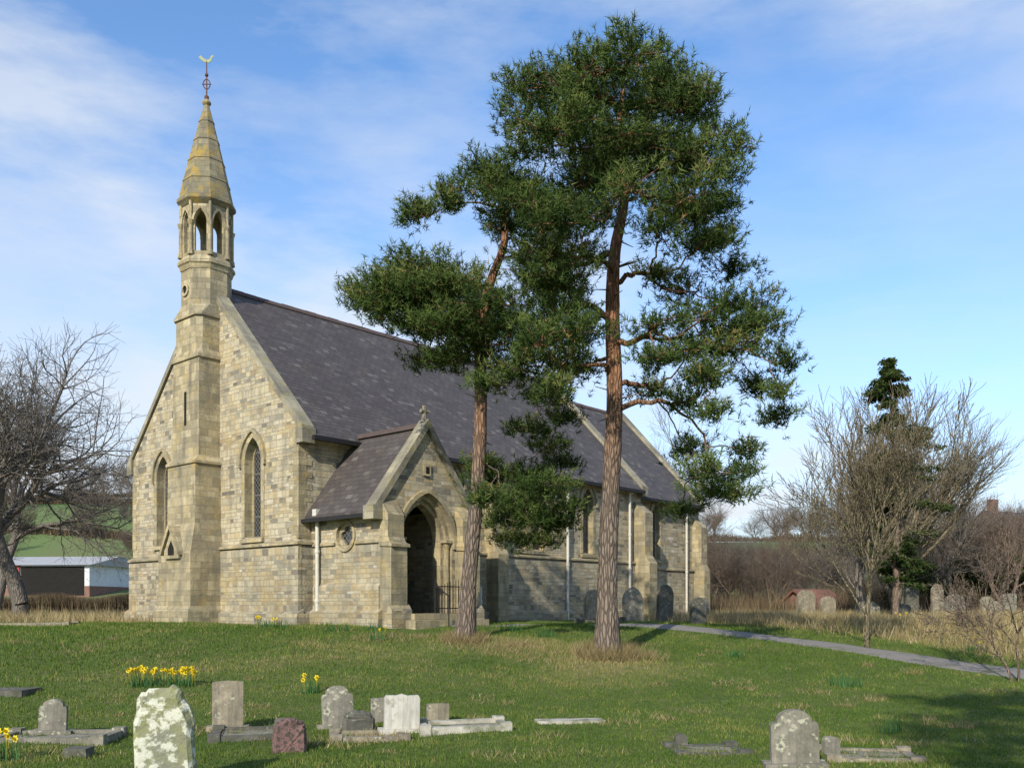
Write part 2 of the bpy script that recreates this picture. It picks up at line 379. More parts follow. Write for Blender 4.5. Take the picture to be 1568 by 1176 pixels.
# ------------------------------------------------------------------ ground
def axis(lo,hi,step,far_lo,far_hi):
    a=list(np.arange(lo,hi,step));g=step;x=a[-1]
    while x<far_hi: g*=1.16;x+=g;a.append(x)
    g=step;x=a[0];l=[]
    while x>far_lo: g*=1.16;x-=g;l.append(x)
    return np.array(l[::-1]+a)
xs=axis(-24,26,.28,-1500,1500);ys=axis(4,46,.28,-60,2500)
GX,GY=np.meshgrid(xs,ys);GZ=H(GX,GY)
nx=len(xs);ny=len(ys)
ii,jj=np.meshgrid(np.arange(nx-1),np.arange(ny-1));b0=(jj*nx+ii).ravel()
g=raw_mesh('grass_ground',np.stack([GX,GY,GZ],-1).reshape(-1,3),np.stack([b0,b0+1,b0+nx+1,b0+nx],1),4,m_ground,smooth=True)
for nm,val in (('dry',dryness(GX,GY)),('far',np.clip((GY-45)/20,0,1))):
    a=g.data.attributes.new(nm,'FLOAT','POINT');a.data.foreach_set('value',val.ravel().astype(np.float32))
V=[];q=[]
T=np.gradient(PC,axis=0);T/=np.linalg.norm(T,axis=1,keepdims=True)
for i,p in enumerate(PC):
    nn=np.array([-T[i][1],T[i][0]]);wd=.56+.05*math.sin(i*.9)
    for k in range(5):
        q2=p+nn*wd*(k/2-1);V.append((q2[0],q2[1],h(*q2)+.022-(.03 if k in(0,4) else 0)))
Fq=[[i*5+k,i*5+k+1,(i+1)*5+k+1,(i+1)*5+k] for i in range(len(PC)-1) for k in range(4)]
raw_mesh('footpath',np.array(V),np.array(Fq),4,m_path,smooth=True)

# ------------------------------------------------------------------ church
church=empty('stone_church',(-5.6,24.0,1.05),math.atan2(.7513,.66))
W=9.1;L=16.2;EV=5.2;RG=9.9;MID=W/2
mats=[m_rubble,m_ashlar,m_glass,m_dark,m_coping]
w=MB()
def window(mb,cx,z0,wd,zs,rise,O,U,D,sur=.15,hood=True):
    Dv=Vector(D);n=-Dv.normalized()
    hole=lancet(cx,z0,wd,zs,rise)
    out=lancet(cx,z0,wd,zs,rise,grow=sur,base=z0-.02)
    mb.ring(hole,out,O,U,n,.02,.02,1,closed=False)
    if hood:
        i2=lancet(cx,z0,wd,zs,rise,grow=sur+.002,base=zs-.12);o2=lancet(cx,z0,wd,zs,rise,grow=sur+.09,base=zs-.12)
        mb.ring(i2,o2,O,U,n,.085,.085,1,closed=False)
    P=lambda a,off:Vector(O)+Vector(U)*a[0]+Vector((0,0,a[1]))-n*off
    mb.face([P(a,Dv.length*.93) for a in hole],2)
    inn=lancet(cx,z0+.04,wd-.1,zs,rise-.05)
    mb.ring(inn,hole,Vector(O),U,n,-Dv.length*.8,.06,1,closed=False)
    c=[P((cx-wd/2-.14,z0-.02),0.03),P((cx+wd/2+.14,z0-.02),.03),P((cx+wd/2+.14,z0-.16),.03),P((cx-wd/2-.14,z0-.16),.03)]
    f=[P((cx-wd/2-.14,z0-.06),-.09),P((cx+wd/2+.14,z0-.06),-.09),P((cx+wd/2+.14,z0-.16),-.09),P((cx-wd/2-.14,z0-.16),-.09)]
    mb.hull(c,f,1)
    return hole
O=(0,0,0)
hW=[window(w,c,2.42,.80,4.5,.68,O,(0,1,0),(.30,0,0)) for c in (2.12,7.1)]
w.panel([(0,-.6),(W,-.6),(W,EV),(MID,RG),(0,EV)],hW,O,(0,1,0),(.30,0,0))
hS=[window(w,c,2.42,.62,4.25,.55,O,(1,0,0),(0,.24,0),sur=.14) for c in (5.7,8.9,9.85,12.7)]
w.panel([(0,-.6),(L,-.6),(L,EV),(0,EV)],hS,O,(1,0,0),(0,.24,0))
w.face([(0,W,-.6),(L,W,-.6),(L,W,EV),(0,W,EV)],0)
w.face([(L,0,-.6),(L,W,-.6),(L,W,EV),(L,MID,RG),(L,0,EV)],0)
c0=.5;cE=5.05;cR=9.3;X2=21.6
hC=[window(w,c,2.42,.6,4.15,.55,(0,c0,0),(1,0,0),(0,.24,0)) for c in (18.1,)]
w.panel([(L,-.6),(X2,-.6),(X2,cE),(L,cE)],hC,(0,c0,0),(1,0,0),(0,.24,0))
w.face([(L,W-c0,-.6),(X2,W-c0,-.6),(X2,W-c0,cE),(L,W-c0,cE)],0)
w.face([(X2,c0,-.6),(X2,W-c0,-.6),(X2,W-c0,cE),(X2,MID,cR),(X2,c0,cE)],0)
pl=lambda d,zt:[(.02,-.6),(-d,-.6),(-d,zt-.1),(.02,zt+.02)]
for a,b,zt in ((-.1,3.7,2.15),(5.4,W+.1,1.95)):
    w.ey(pl(.09,zt),a,b,0);w.ey([(.0,zt-.02),(-.14,zt-.03),(-.14,zt+.03),(.0,zt+.09)],a-.04,b,1)
w.ey(pl(.2,.4),-.2,W+.2,0)
pls=lambda d,zt,o=0:[(o+.02,-.6),(o-d,-.6),(o-d,zt-.1),(o+.02,zt+.02)]
w.ex(pls(.09,2.15),.021,L+.1,0);w.ex([(0,2.13),(-.14,2.12),(-.14,2.18),(0,2.24)],.001,L+.1,1)
w.ex(pls(.2,.4),.021,L+.2,0)
w.ex(pls(.09,2.0,c0),L+.1,X2+.1,0);w.ex([(c0,1.98),(c0-.14,1.97),(c0-.14,2.03),(c0,2.09)],L+.1,X2+.1,1)
for i in range(18):
    z=2.3+i*.16
    if z>5.05: break
    a=.42 if i%2 else .24; bq=.24 if i%2 else .42
    w.box(-.012,.0,.0,a,z,z+.155,1);w.box(-.012,bq,-.012,.0,z,z+.155,1)
    w.box(-.012,.0,W-a,W+.01,z,z+.155,1)
w.ex([(0,4.82),(-.12,4.9),(-.12,5.02),(0,5.02)],.36,L-.4,1)
w.ex([(c0,4.7),(c0-.12,4.78),(c0-.12,4.88),(c0,4.88)],L+.1,X2-.4,1)
def buttS(x,wd,o,z1,z2,p1,p2):
    w.ex([(o,-.6),(o-p1,-.6),(o-p1,z1),(o-p2,z1+.3),(o-p2,z2),(o,z2+.45)],x-wd/2,x+wd/2,1)
buttS(7.4,.5,-.0,2.15,3.9,.6,.42);buttS(15.95,.55,0,2.15,4.1,.75,.55);buttS(21.3,.5,c0,2.0,3.9,.6,.45)
w.build('walls',mats,church)

cp=MB()
def coping(x0,x1,half,ze,zr,mid,lift=.26,over=.22):
    k=(zr-ze)/half
    for s in (-1,1):
        y0=mid+s*(half+over);z0=ze-k*over
        p=[(y0,z0+.06),(mid,zr+.06),(mid,zr+lift+.04),(y0,z0+lift)]
        if s>0: p=p[::-1]
        cp.ex(p,x0,x1,0)
        a,b=sorted((mid+s*(half-.05),mid+s*(half+over+.05)))
        cp.ex([(a,ze-.42),(b,ze-.42),(b,z0+.2),(a,ze+.12)] if s>0 else [(a,z0+.2),(b,ze+.12),(b,ze-.42),(a,ze-.42)],x0-.01,x1+.01,0)
coping(-.07,.34,MID,EV,RG,MID)
coping(L-.28,L+.1,MID,EV,RG,MID,.24)
coping(X2-.28,X2+.08,MID-c0,cE,cR,MID,.24)
cp.cyl((L,MID,RG+.2),(L,MID,RG+.5),.09,.06,8,0)
cp.build('gable_copings',[m_coping],church)

rf=MB()
def roof(x0,x1,half,ze,zr,mid,over=.3,t=.07):
    k=(zr-ze)/half
    for s in (-1,1):
        ye=mid+s*(half+over);z0=ze-k*over
        rf.ex([(ye,z0+.04),(mid,zr+.04),(mid,zr+.04+t),(ye,z0+.04+t)],x0,x1,0)
roof(.34,L-.28,MID,EV,RG,MID);roof(L+.1,X2-.28,MID-c0,cE,cR,MID)
x=.36;rj=random.Random(6)
while x<L-.6:
    d=rj.uniform(-.012,.012);rf.ex([(MID-.14,RG+.01),(MID,RG+.17+d),(MID+.14,RG+.01)],x,x+.435,1);x+=.45
x=L+.12
while x<X2-.6:
    d=rj.uniform(-.012,.012);rf.ex([(MID-.14,cR+.01),(MID,cR+.17+d),(MID+.14,cR+.01)],x,x+.435,1);x+=.45
rf.build('roof',[m_slate,m_ridge],church)
gu=MB()
gu.ex([(-.43,4.86),(-.31,4.86),(-.31,4.98),(-.43,4.98)],.2,L-.3,0)
gu.ex([(c0-.43,4.72),(c0-.31,4.72),(c0-.31,4.84),(c0-.43,4.84)],L+.1,X2-.3,0)
gu.build('gutters',[m_iron],church)
dp=MB()
for (x,y,z0,z1) in ((11.3,-.16,.0,4.8),(6.75,-.2,-.1,1.1),(15.2,-.16,0,4.8),(20.3,c0-.16,0,4.7),(.28,-.42,0,2.85)):
    dp.cyl((x,y,z0),(x,y,z1),.05,k=10)
    for zz in (.6,1.9,3.2):
        if zz<z1: dp.cyl((x,y,zz),(x,y,zz+.07),.068,k=10)
    if z1>2: dp.box(x-.1,x+.1,y-.08,y+.08,z1,z1+.18)
dp.build('downpipes',[m_pipe],church)

# tower / bellcote
def squeeze(mb):
    mb.v=[(a,b,.55+(c-.55)*.968) for a,b,c in mb.v]
tw=MB()
def cr(x0,x1,hy,ch,z,g=0):
    x0-=g;x1+=g;hy+=g;ch=max(ch,.001)
    y0=MID-hy;y1=MID+hy
    return [Vector(p+(z,)) for p in [(x0+ch,y0),(x1-ch,y0),(x1,y0+ch),(x1,y1-ch),(x1-ch,y1),(x0+ch,y1),(x0,y1-ch),(x0,y0+ch)]]
def oct_(r_,z): return cr(-r_,r_,r_,r_*.586,z)
tw.loft([cr(-1.15,.3,.98,.0,-.6),cr(-1.15,.3,.98,0,.35),cr(-1.03,.3,.9,0,.5),cr(-1.03,.3,.9,0,2.05),cr(-.82,.3,.78,0,2.95),cr(-.8,.3,.77,0,4.7)],1)
tw.loft([cr(-.8,.3,.77,0,4.7,.05),cr(-.8,.3,.77,0,4.78,.05),cr(-.68,.3,.73,0,4.95)],1)
tw.loft([cr(-.68,.62,.73,0,4.95),cr(-.66,.62,.72,.0,7.85)],1)
tw.loft([cr(-.66,.62,.72,0,7.85,.05),cr(-.66,.62,.72,0,7.93,.05),cr(-.66,.62,.70,.1,8.1)],1)
tw.loft([cr(-.66,.66,.69,.12,8.1),cr(-.66,.66,.69,.14,9.1)],1)
tw.loft([cr(-.66,.66,.69,.14,9.1,.05),cr(-.66,.66,.69,.14,9.17,.05),cr(-.66,.66,.66,.386,9.5)],1)
r=.66
tw.loft([oct_(r,9.5),oct_(r,10.55)],1)
tw.loft([oct_(r+.02,10.55),oct_(.72,10.68),oct_(.76,10.72),oct_(.76,10.8),oct_(.67,10.95)],1)
tw.box(-.69,-.682,MID-.05,MID+.05,5.9,6.9,3)
inn=[(MID+.12*math.cos(t),9.95+.12*math.sin(t)) for t in np.linspace(0,2*math.pi,20,endpoint=False)]
out=[(MID+.19*math.cos(t),9.95+.19*math.sin(t)) for t in np.linspace(0,2*math.pi,20,endpoint=False)]
tw.ring(inn,out,(-r,0,0),(0,1,0),(-1,0,0),.05,.05,1)
tw.face([(-r-.006,a,b) for a,b in inn],3)
tw.ex([(MID-.4,1.9),(MID+.4,1.9),(MID+.4,2.1),(MID,2.75),(MID-.4,2.1)],-1.12,-.8,1)
tw.ex([(MID-.16,2.0),(MID+.16,2.0),(MID+.16,2.2),(MID,2.42),(MID-.16,2.2)],-1.132,-1.11,3)
for s in (-1,1): tw.ex([(MID+s*.48,2.0),(MID,2.78),(MID,2.88),(MID+s*.48,2.1)],-1.2,-.8,1)
oc=oct_(.64,0)
for i in range(8):
    a=oc[i];b=oc[(i+1)%8];U=(b-a);ln=U.length;U.normalize();mid=(a+b)/2
    inward=Vector((-mid.x,MID-mid.y,0)).normalized()
    hole=lancet(ln/2,11.08,.33,11.95,.36,6)
    tw.panel([(0,10.9),(ln,10.9),(ln,12.6),(0,12.6)],[hole],(a.x,a.y,0),U,inward*.12,1,1)
    aa=a+inward*.12;tw.panel([(0,10.9),(ln,10.9),(ln,12.6),(0,12.6)],[hole],(aa.x,aa.y,0),U,inward*.001,1,1)
    tw.ring(lancet(ln/2,11.1,.33,11.95,.36,6,grow=.025,base=11.9),lancet(ln/2,11.1,.33,11.95,.36,6,grow=.08,base=11.9),(a.x,a.y,0),U,-inward,.05,.05,1,closed=False)
    ao=a+Vector((a.x,a.y-MID,0)).normalized()*.03
    tw.cyl((ao.x,ao.y,10.95),(ao.x,ao.y,11.1),.09,.075,10,1);tw.cyl((ao.x,ao.y,11.1),(ao.x,ao.y,11.82),.055,.055,10,1)
    tw.cyl((ao.x,ao.y,11.82),(ao.x,ao.y,11.97),.058,.10,10,1);tw.cyl((ao.x,ao.y,11.97),(ao.x,ao.y,12.6),.045,.045,8,1)
squeeze(tw);tw.build('bell_turret',mats,church)
sp=MB()
sp.loft([oct_(.66,12.5),oct_(.78,12.62),oct_(.78,12.72)],0)
def spr(z): 
    t=(z-12.72)/(15.75-12.72);return .735*(1-t)+.07*t+.015*math.sin(math.pi*t)
zs=np.linspace(12.72,15.75,12);sp.loft([oct_(spr(z),z) for z in zs],0)
for z in (13.3,13.95,14.6,15.2):
    sp.loft([oct_(spr(z)+.018,z),oct_(spr(z+.06)+.018,z+.06)],0)
sp.loft([oct_(.085,15.75),oct_(.12,15.8),oct_(.12,15.85),oct_(.04,15.95)],0)
squeeze(sp);sp.build('spire',[m_spire],church)
vn=MB()
vn.cyl((0,MID,15.85),(0,MID,17.1),.022,.015,8);vn.cyl((0,MID,15.95),(0,MID,16.03),.065,.065,10);vn.cyl((0,MID,16.65),(0,MID,16.71),.05,.05,8)
for t in np.linspace(0,2*math.pi,16,endpoint=False):
    t2=t+2*math.pi/16
    vn.cyl((.10*math.cos(t)*.66,MID-.10*math.cos(t)*.75,16.4+.15*math.sin(t)),(.10*math.cos(t2)*.66,MID-.10*math.cos(t2)*.75,16.4+.15*math.sin(t2)),.016,k=5)
vn.cyl((-.09,MID+.1,16.4),(.09,MID-.1,16.4),.016,k=5)
squeeze(vn);vn.build('finial',[m_rust],church)
ck=MB()
cock=[(-.24,.10),(-.17,.16),(-.11,.08),(0,.02),(.09,.05),(.13,.14),(.18,.17),(.21,.12),(.16,.08),(.13,-.02),(.05,-.07),(-.07,-.05),(-.15,.01)]
A=[(a*.66-.005,MID-a*.75-.005,17.12+b) for a,b in cock];B=[(a*.66+.008,MID-a*.75+.008,17.12+b) for a,b in cock]
ck.hull(A,B);squeeze(ck);ck.build('weathercock',[m_gold],church)

# porch
po=MB();px0,px1,py=.4,3.4,-2.85;pm=1.9;pe=3.05;pr=5.05
def quat(cy,cz,rl,n=48):
    o=[]
    for i in range(n):
        t=2*math.pi*i/n;a=(t+math.pi/4)%(math.pi/2)-math.pi/4
        d=rl*.95;rr=d*math.cos(a)+math.sqrt(max(0,(rl*.85)**2-(d*math.sin(a))**2));o.append((cy+rr*math.cos(t),cz+rr*math.sin(t)))
    return o
qc=(-1.45,2.3)
qh=quat(qc[0],qc[1],.14);qo=[(qc[0]+.33*math.cos(2*math.pi*i/48),qc[1]+.33*math.sin(2*math.pi*i/48)) for i in range(48)]
qo2=[(qc[0]+.41*math.cos(2*math.pi*i/48),qc[1]+.41*math.sin(2*math.pi*i/48)) for i in range(48)]
po.panel([(py,-.6),(-.01,-.6),(-.01,pe),(py,pe)],[qo],(px0,0,0),(0,1,0),(.05,0,0))
po.panel(qo,[qh],(px0+.05,0,0),(0,1,0),(.08,0,0),1,1)
po.ring(qo,qo2,(px0,0,0),(0,1,0),(-1,0,0),.045,.045,1)
po.face([(px0+.12,a,b) for a,b in qo],2)
po.face([(px1,py,-.6),(px1,0,-.6),(px1,0,pe),(px1,py,pe)],0)
A_=lancet(pm,.32,1.85,2.15,1.25,12);B_=lancet(pm,.32,1.4,2.15,1.0,12)
po.panel([(px0,-.6),(px1,-.6),(px1,pe),(pm,pr),(px0,pe)],[A_],(0,py,0),(1,0,0),(0,.2,0))
po.ring(B_,A_,(0,py,0),(1,0,0),(0,-1,0),-.2,.3,1,closed=False)
C_=lancet(pm,.32,1.6,2.15,1.12,12);po.ring(C_,A_,(0,py,0),(1,0,0),(0,-1,0),-.09,.1,1,closed=False)
po.ring(lancet(pm,.32,1.85,2.15,1.25,12,grow=.01,base=2.0),lancet(pm,.32,1.85,2.15,1.25,12,grow=.12,base=2.0),(0,py,0),(1,0,0),(0,-1,0),.09,.09,1,closed=False)
for s in (-1,1):
    x=pm+s*.84
    po.cyl((x,py+.1,.32),(x,py+.1,.5),.09,.07,10,1);po.cyl((x,py+.1,.5),(x,py+.1,2.0),.055,.055,10,1);po.cyl((x,py+.1,2.0),(x,py+.1,2.17),.06,.11,10,1)
    po.box(x-.14,x+.14,py-.03,py+.28,2.17,2.24,1)
for a,b in ((px0-.06,px0+.46),(px1-.46,px1+.06)):
    po.ex([(py,-.6),(py-.42,-.6),(py-.42,2.0),(py-.3,2.2),(py-.3,2.75),(py,3.15)],a,b,1)
    po.ex([(py,-.6),(py-.52,-.6),(py-.52,.4),(py-.4,.55)],a-.07,b+.07,0)
    po.ex([(py,1.98),(py-.48,1.95),(py-.48,2.02),(py,2.2)],a-.04,b+.04,1)
po.ey([(px0+.02,-.6),(px0-.1,-.6),(px0-.1,1.0),(px0+.02,1.12)],py-.0,-.2,0)
po.ey([(px0+.02,-.6),(px0-.2,-.6),(px0-.2,.35),(px0+.02,.5)],py-.1,-.2,0)
for a,b in ((py,qc[0]-.41),(qc[0]+.41,-.1)):
    po.ey([(px0,2.07),(px0-.06,2.07),(px0-.06,2.12),(px0,2.18)],a,b,1)
po.box(pm-.12,pm+.12,py-.05,py,3.85,4.15,1);po.box(pm-.06,pm+.06,py-.054,py-.049,3.9,4.08,3)
po.box(px0+.05,px1-.05,py+.05,-.1,-.5,.30,1)
po.box(pm-1.0,pm+1.0,py-.65,py+.1,-.6,.32,1);po.box(pm-1.3,pm+1.3,py-1.0,py-.651,-.6,.16,1)
po.box(px0+.36,px0+.4,py+.4,-.1,.3,pe,0);po.box(px1-.4,px1-.36,py+.4,-.1,.3,pe,0)
po.build('porch_walls',mats,church)
pd=MB();dl=lancet(pm,.32,1.2,2.0,.75,10)
pd.hull([(a,-.16,b) for a,b in dl],[(a,-.1,b) for a,b in dl]);pd.build('door',[m_wood],church)
pr_=MB();k=(pr-pe)/1.5
for s in (-1,1):
    xe=pm+s*1.72;z0=pe-k*.22
    pr_.ey([(xe,z0+.03),(pm,pr+.03),(pm,pr+.1),(xe,z0+.1)],py+.27,.0,0)
    pr_.ey([(pm+s*1.8,z0-.06),(pm,pr+.02),(pm,pr+.26),(pm+s*1.8,z0+.2)],py-.1,py+.27,1)
    a,b=sorted((pm+s*1.45,pm+s*1.86));pr_.box(a,b,py-.11,py+.28,pe-.42,pe-.08,1)
    a,b=sorted((pm+s*1.72,pm+s*1.84));pr_.box(a,b,py+.3,-.02,z0-.07,z0+.03,2)
pr_.ey([(pm-.12,pr+.05),(pm,pr+.2),(pm+.12,pr+.05)],py+.28,-.02,3)
pr_.cyl((pm,py+.08,pr+.2),(pm,py+.08,pr+.42),.09,.05,8,1)
for s in (-1,1): pr_.cyl((pm,py+.08,pr+.45),(pm+s*.12,py+.08,pr+.48),.04,.055,6,1)
pr_.cyl((pm,py+.08,pr+.4),(pm,py+.08,pr+.62),.045,.06,6,1)
pr_.build('porch_roof',[m_slate,m_coping,m_iron,m_ridge],church)
gt=MB()
for x in np.arange(pm-.25,pm+.98,.1):
    gt.cyl((x,py-.62,.32),(x,py-.62,1.05+.12*math.sin((x-pm)*3)),.011,k=6)
for z in (.45,1.0): gt.cyl((pm-.27,py-.62,z),(pm+1.0,py-.62,z),.014,k=6)
for x in (pm-.28,pm+1.0): gt.cyl((x,py-.62,.3),(x,py-.62,1.2),.022,k=8)
for i in range(6): gt.cyl((pm+1.0,py-.62+i*.09,.32),(pm+1.0,py-.62+i*.09,1.0),.011,k=6)
gt.cyl((pm-.28,py-.62,1.02),(pm-.28,py-1.1,.75),.018,k=6);gt.cyl((pm-.28,py-1.1,-.0),(pm-.28,py-1.1,.78),.018,k=6)
gt.build('iron_gate',[m_iron],church)

# ------------------------------------------------------------------ pines
def at(px,py,d): return np.array([(px-CX)/F*d,d,EYE+(HY-py)/F*d])
def tuft_needles(C,Ax,n,ln,wd,r_,shade0):
    N=len(C)
    C=np.repeat(C,n,0);Ax=np.repeat(Ax,n,0);sh=np.repeat(shade0,n)
    t=r_.random((N*n,1));base=C+Ax*(t-.5)*.16
    rd=r_.standard_normal((N*n,3));rd/=np.linalg.norm(rd,axis=1,keepdims=True)
    d=Ax*.75+rd;d/=np.linalg.norm(d,axis=1,keepdims=True)
    s=np.cross(d,r_.standard_normal((N*n,3)));s/=np.linalg.norm(s,axis=1,keepdims=True)
    l=ln*(.7+.6*r_.random((N*n,1)))
    V=np.stack([base-s*wd/2,base+s*wd/2,base+d*l],1)
    S=np.repeat(np.clip(sh+r_.normal(0,.08,N*n),0,1),3)
    return V,S
def pine(name,bx,by,trunk,clumps,Rdepth,seed,dens=1.0):
    r_=np.random.default_rng(seed);bz=h(bx,by)
    T=empty(name,(bx,by,bz));base=np.array([bx,by,bz])
    tp=[];tr=[]
    for (x,y,wpx) in trunk:
        p=at(x,y,by)-base;tp.append(p);tr.append(wpx/2/F*by*.95)
    tp[0]=np.array([0,0,-.25]);tr[0]*=1.4
    P,Rd=skin_path('trunk',tp,tr,m_pinebark,T)
    top=tp[-1][2]
    cl=[]
    for c in clumps:
        x,y,rx,ry=c[:4]
        dxm=abs((x-trunk[len(trunk)//2][0])/F*by)
        reps=[r_.uniform(-.95,-.2),r_.uniform(.1,.95)] if rx>=44 else [r_.uniform(-.85,.85)]
        for u in reps:
            dep=math.sqrt(max(.3,Rdepth**2-dxm**2))*u
            p=at(x+r_.normal(0,6),y+r_.normal(0,5),by+dep)-base;sc=(by+dep)/F
            cl.append((p,rx*sc*1.02,ry*sc*.98))
    nodes=[(p,float(r),0.0) for p,r in zip(P,Rd) if p[2]>top*.42]
    tn=len(nodes)
    order=sorted(range(len(cl)),key=lambda i:np.linalg.norm(cl[i][0][:2]-np.array([np.interp(cl[i][0][2],P[:,2],P[:,0]),np.interp(cl[i][0][2],P[:,2],P[:,1])])))
    A=[];B=[];ra=[];rb=[]
    for i in order:
        c,rx,ry=cl[i];best=None
        for k_,(p,r,dd) in enumerate(nodes):
            v=c-p;ds=np.linalg.norm(v)
            cost=ds+dd*.35+(.9*max(0,-(v[2])-.3) if v[2]<0 else 0)*.3+(max(0,v[2]-ds*.75)*1.2)
            if best is None or cost<best[0]: best=(cost,k_,ds)
        p,r,dd=nodes[best[1]];ds=best[2]
        r0=min(r*.6,.022+.022*ds+.014) if best[1]<tn else min(r*.8,.045)
        mid=(p+c)/2+r_.normal(0,.09*ds,3)+np.array([0,0,.10*ds*(1 if c[2]<p[2] else -1)])
        pts=catmull([tuple(p),tuple(mid),tuple(c)],5)
        rr=np.linspace(r0,max(.012,r0*.4),len(pts))
        for a in range(len(pts)-1):
            jit=r_.normal(0,.025,3) if a<len(pts)-2 else 0
            pts[a+1]=pts[a+1]+jit
            A.append(pts[a]);B.append(pts[a+1]);ra.append(rr[a]);rb.append(rr[a+1])
        for a in (3,6,8):
            nodes.append((pts[a],rr[a],dd+ds*a/len(pts)))
        nodes.append((c,rr[-1],dd+ds))
    C=[];AX=[];SH=[]
    for (c,rx,ry) in cl:
        ns=int(max(8,6+41*rx*max(ry,.28)*1.5*dens));tone=r_.normal(0,.08)
        for s_ in range(ns):
            u=r_.standard_normal(3);u/=np.linalg.norm(u);u*=r_.random()**.33
            if u[2]<-.3: u[2]*=.5
            q=c+u*np.array([rx,rx,ry])*(1.0 if r_.random()>.12 else 1.3)
            q[2]+=.10*ry
            A.append(c+u*.1);B.append(q);ra.append(.010);rb.append(.005)
            m=int(r_.integers(7,12));sp_=.14
            pts=q+r_.normal(0,sp_,(m,3))*np.array([1,1,.6])
            out=pts-c;out/=np.linalg.norm(out,axis=1,keepdims=True)+1e-6
            ax=out*.7+np.array([0,0,.8])+r_.normal(0,.25,(m,3));ax/=np.linalg.norm(ax,axis=1,keepdims=True)
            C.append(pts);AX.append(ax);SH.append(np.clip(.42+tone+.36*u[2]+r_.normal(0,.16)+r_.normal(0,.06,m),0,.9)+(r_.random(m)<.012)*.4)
    for s_ in range(30):
        k_=int(r_.integers(int(len(P)*.35),len(P)-2));t=r_.random()*6.28;l=r_.uniform(.15,.7)
        a=P[k_];b_=a+np.array([math.cos(t)*l,math.sin(t)*l,r_.uniform(-.1,.25)])
        A.append(a);B.append(b_);ra.append(.018);rb.append(.006)
    tubes('branches',A,B,ra,rb,m_pinebark,T,6)
    C=np.concatenate(C);AX=np.concatenate(AX);SH=np.concatenate(SH)
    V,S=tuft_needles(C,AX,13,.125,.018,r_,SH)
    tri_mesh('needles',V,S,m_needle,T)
    return T
cl2=[(900,108,54,34),(962,95,52,30),(1022,122,50,30),(850,140,50,30),(928,160,60,34),(1055,165,44,30),(1098,205,34,20),(838,200,55,30),(908,228,60,32),(990,222,52,30),(1058,240,50,28),(795,236,34,18),(1010,160,48,28),(870,180,48,26),(960,200,50,30),(805,130,26,16),(1075,135,30,16),(800,170,30,18),
(878,288,60,30),(962,290,50,28),(1038,306,56,28),(1090,275,32,20),(806,298,48,26),(852,342,52,26),(1008,362,40,18),(1078,372,46,22),(1112,410,36,20),(822,388,46,24),(868,438,48,24),(1000,418,32,14),(1058,438,42,18),(1140,458,40,18),(1172,500,32,15),(900,330,50,26),(940,262,50,28),(1040,265,48,26),(1075,330,44,22),(770,330,30,18),(880,390,44,22),(1105,350,30,18),(1100,310,28,18),(780,270,30,16),(1130,225,22,14),
(832,528,58,28),(882,560,44,22),(1002,496,36,14),(1072,500,42,18),(1130,540,44,22),(1190,552,34,18),(1002,560,38,15),(1082,580,44,19),(1160,600,32,15),(1195,642,28,13),(842,598,44,22),(792,556,46,24),(1040,540,44,17),(1000,608,30,10),(1052,696,38,18),(1108,728,48,20),(1135,756,30,15),(1078,756,30,14),(1036,788,16,9),(800,655,34,14),(890,510,44,24),(1100,470,38,18),(1150,500,34,18),(1205,600,22,11),(860,640,26,12),(1090,640,24,9),(1140,690,22,10),(1120,510,40,18),(860,480,46,26),(1050,620,26,9),(850,420,46,24)]
tr2=[(928,1015,38),(930,930,34),(932,850,31),(937,700,28),(941,600,26),(938,480,23),(941,390,19),(957,300,14),(950,220,9),(955,130,4)]
T2=pine('scots_pine',1.85,18.0,tr2,cl2,3.0,11)
cl1=[(640,462,60,34),(582,444,44,24),(560,478,30,17),(702,438,52,28),(640,412,50,22),(600,412,36,17),(690,492,52,26),(622,500,46,18),(662,545,40,15),(650,335,30,16),(720,290,38,20),(690,318,22,12),(760,285,46,22),(742,256,34,13),(762,352,22,12),(742,545,44,22),(702,568,36,15),(762,500,36,18),(790,468,36,22),(828,440,30,18),(772,580,40,18),(800,350,36,18),(810,420,36,20),(670,450,50,28),(610,460,46,26),(730,470,44,24),(800,510,44,24),(545,455,24,14),(800,310,44,22),(640,315,18,10),(720,510,44,22),(660,500,46,22),
(742,735,30,20),(792,716,36,15),(770,762,40,18),(828,742,44,18),(862,718,26,13),(762,800,36,17),(820,800,44,18),(832,838,30,10),(850,684,24,11),(735,770,22,15),(860,770,28,13),(790,830,26,10),(735,705,18,12),(795,780,36,15),(850,805,28,12)]
tr1=[(710,985,30),(716,920,27),(722,850,24),(731,740,22),(736,640,20),(736,570,19),(735,500,18),(752,430,15),(772,370,12),(768,310,8),(755,275,4)]
T1=pine('scots_pine',-1.03,19.4,tr1,cl1,2.4,23,1.15)
def dup_tree(src,name,loc,rz,sc):
    e=empty(name,loc,rz);e.scale=(sc,sc,sc)
    for c in src.children:
        o=bpy.data.objects.new(c.name,c.data);link(o,e)
    return e
dup_tree(T2,'scots_pine',(2.3,-4.4,0),2.2,1.0)

